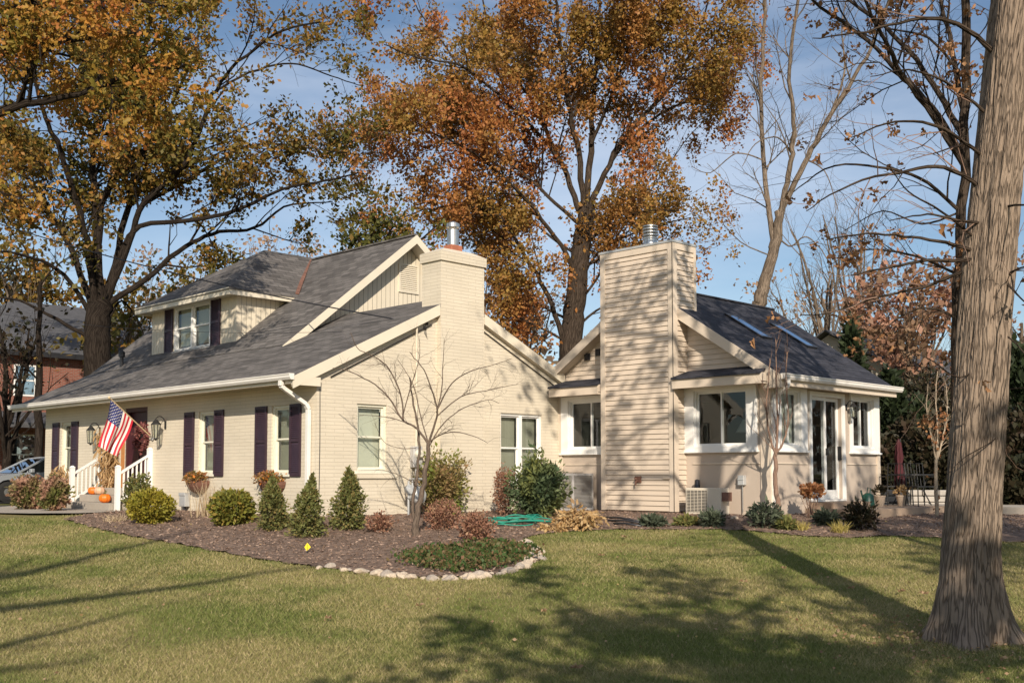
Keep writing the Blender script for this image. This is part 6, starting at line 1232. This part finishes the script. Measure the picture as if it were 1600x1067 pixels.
for wx in (.9,3.6):
    for s in (0,1):
        y=cyy+.02 if s==0 else cyy+W_-.22; mb=MB(); mb.lathe((cx+wx,y,zc+.30),[(.22,0),(.30,.02),(.31,.06),(.31,.15),(.30,.19),(.22,.2)],28,ax=(0,1,0)); w_=mb.build('wheel','rubber',car,smooth=False)
        mb=MB(); mb.lathe((cx+wx,y-.003 if s==0 else y+.16,zc+.30),[(.06,0),(.20,.01),(.21,.04)],20,ax=(0,1,0)); mb.build('rim','galvanised',w_)
mb=MB(); mb.hexa([(cx-.005,cyy+.08,.57),(cx+.3,cyy+.0,.60),(cx+.3,cyy+.3,.60),(cx-.005,cyy+.4,.57),(cx+.05,cyy+.08,.69),(cx+.35,cyy+.0,.73),(cx+.35,cyy+.3,.74),(cx+.05,cyy+.4,.69)]); mb.build('headlight','bulb_glass',car)
mb=MB(); mb.box(cx+1.5,cx+1.62,cyy-.12,cyy+.06,.88,1.0); mb.build('side_mirror','car_paint',car,bevel=.02)
mb=MB()
for x in (1.3,2.42,3.3): mb.box(cx+x,cx+x+.012,cyy-.004,cyy+.03,.3,.87)
mb.box(cx+2.15,cx+2.3,cyy-.02,cyy+.02,.72,.75); mb.build('door_seams','metal_dark',car)
def cable(label,a,b,sag,r=.008,m='metal_dark',name='overhead_cable'):
    a=np.array(a,float);b=np.array(b,float); P=np.array([a+(b-a)*t-np.array([0,0,sag*4*t*(1-t)]) for t in np.linspace(0,1,40)]); T_=Tubes(); T_.add(P,np.full(40,r),5)
    o=quads(name,m,np.concatenate(T_.V),np.concatenate(T_.F),loc=P[0],smooth=True); tag(o,label,'cable'); return o
pA=np.array(at(660,506,22.9)); cable('thick overhead service cable sweeping from the upper left down to the gable wall',at(-60,330,30),pA,.25,.016)
cable('thin overhead wire crossing the dormer window towards the gable',at(-60,480,30),at(655,512,22.9),.35,.005)
t=thing('service_bracket','insulators and looped wires where the overhead cable meets the gable rake','cable bracket',pA); mb=MB()
for k in range(3): q=pA+[.05+.05*k,-.02,-.04+.10*k-.05]; mb.lathe(q,[(.03,-.03),(.045,0),(.03,.03)],8)
mb.build('insulators','metal_dark',t); mb=MB()
for k in range(3): q=pA+[.03*k,-.02,0]; mb.tube([q,q+[.05,0,-.22-.04*k],q+[.2,.02,-.25-.05*k],q+[.32,.04,-.05]],.006,5)
mb.build('loops','metal_dark',t)
mb=MB(); mb.tube([(.06,-.02,2.5),(.07,-.02,1.5),(.06,-.02,.1)],.007,5); tag(mb.build('wall_cable','metal_dark',loc=(.06,-.02,0)),'thin dark cable running down the gable wall beside the house corner','cable')
# slim tree in front of neighbour house
b=gnd(58,745,36); T=Tree('slim_tree','slim dark tree trunk standing in front of the brick neighbour house','tree',b,'bark_dark','oak_leaf_green'); T.limb([b,at(60,640,36),at(61,540,36),at(64,440,36)],.16,.06,SP3,dense=.7); T.finish(.14,3,.3,.1,.5)
# ================================================================ GRASS
def grass():
    N_=560000; f=8.3+(24-8.3)*rng.random(N_)**1.25; r=(rng.random(N_)*2-1)*(f*.56+2.2); x=CAM[0]+s2*(r+f); y=CAM[1]+s2*(f-r)
    k=~inside(x,y)&(house_dist(x,y)>.1)&(y<14.6)&~((x>12.1)&(y>-8.9)); k&=~((x>-4.3)&(x<-.8)&(y>5.6)); x=x[k];y=y[k];f=f[k]; n=len(x)
    w=(.0020+.00028*f)[:,None]; h=(.026+.022*rng.random(n)+.0006*f)[:,None]; a=rng.random(n)*6.283; d=unit(np.stack([np.cos(a)*.7,np.sin(a)*.7,np.ones(n)*.9],1))
    P=np.stack([x,y,gz(x,y)-.003],1); a2=rng.random(n)*6.283; s_=np.stack([np.cos(a2),np.sin(a2),np.zeros(n)],1)*w; tip=P+d*h
    V=np.stack([P-s_,P+s_,tip],1).reshape(-1,3); tag(quads('grass','grass_blade',V,np.arange(3*n).reshape(n,3)),'short green and straw coloured lawn grass','grass',kind='stuff'); print('grass',n)
grass()
# far woods closing the horizon
def woods():
    n=42000; a=rng.uniform(-1.25,1.25,n); d=rng.uniform(95,150,n); h=9+4*np.sin(a*17)+3*np.sin(a*41+1)+2*np.sin(a*97); z=h*rng.random(n)**.7
    f=d*np.cos(a); r_=d*np.sin(a); P=np.stack([CAM[0]+s2*(r_+f),CAM[1]+s2*(f-r_),z],1); V,F=leaf_arrays(P,.55,1.5)
    tag(quads('distant_woods','far_leaf',V,F),'distant brownish autumn woods along the horizon behind the houses','woods',kind='stuff')
leaf_mat('far_leaf',[(.22,.14,.10),(.15,.10,.07),(.28,.19,.13),(.12,.10,.06)],None); woods()
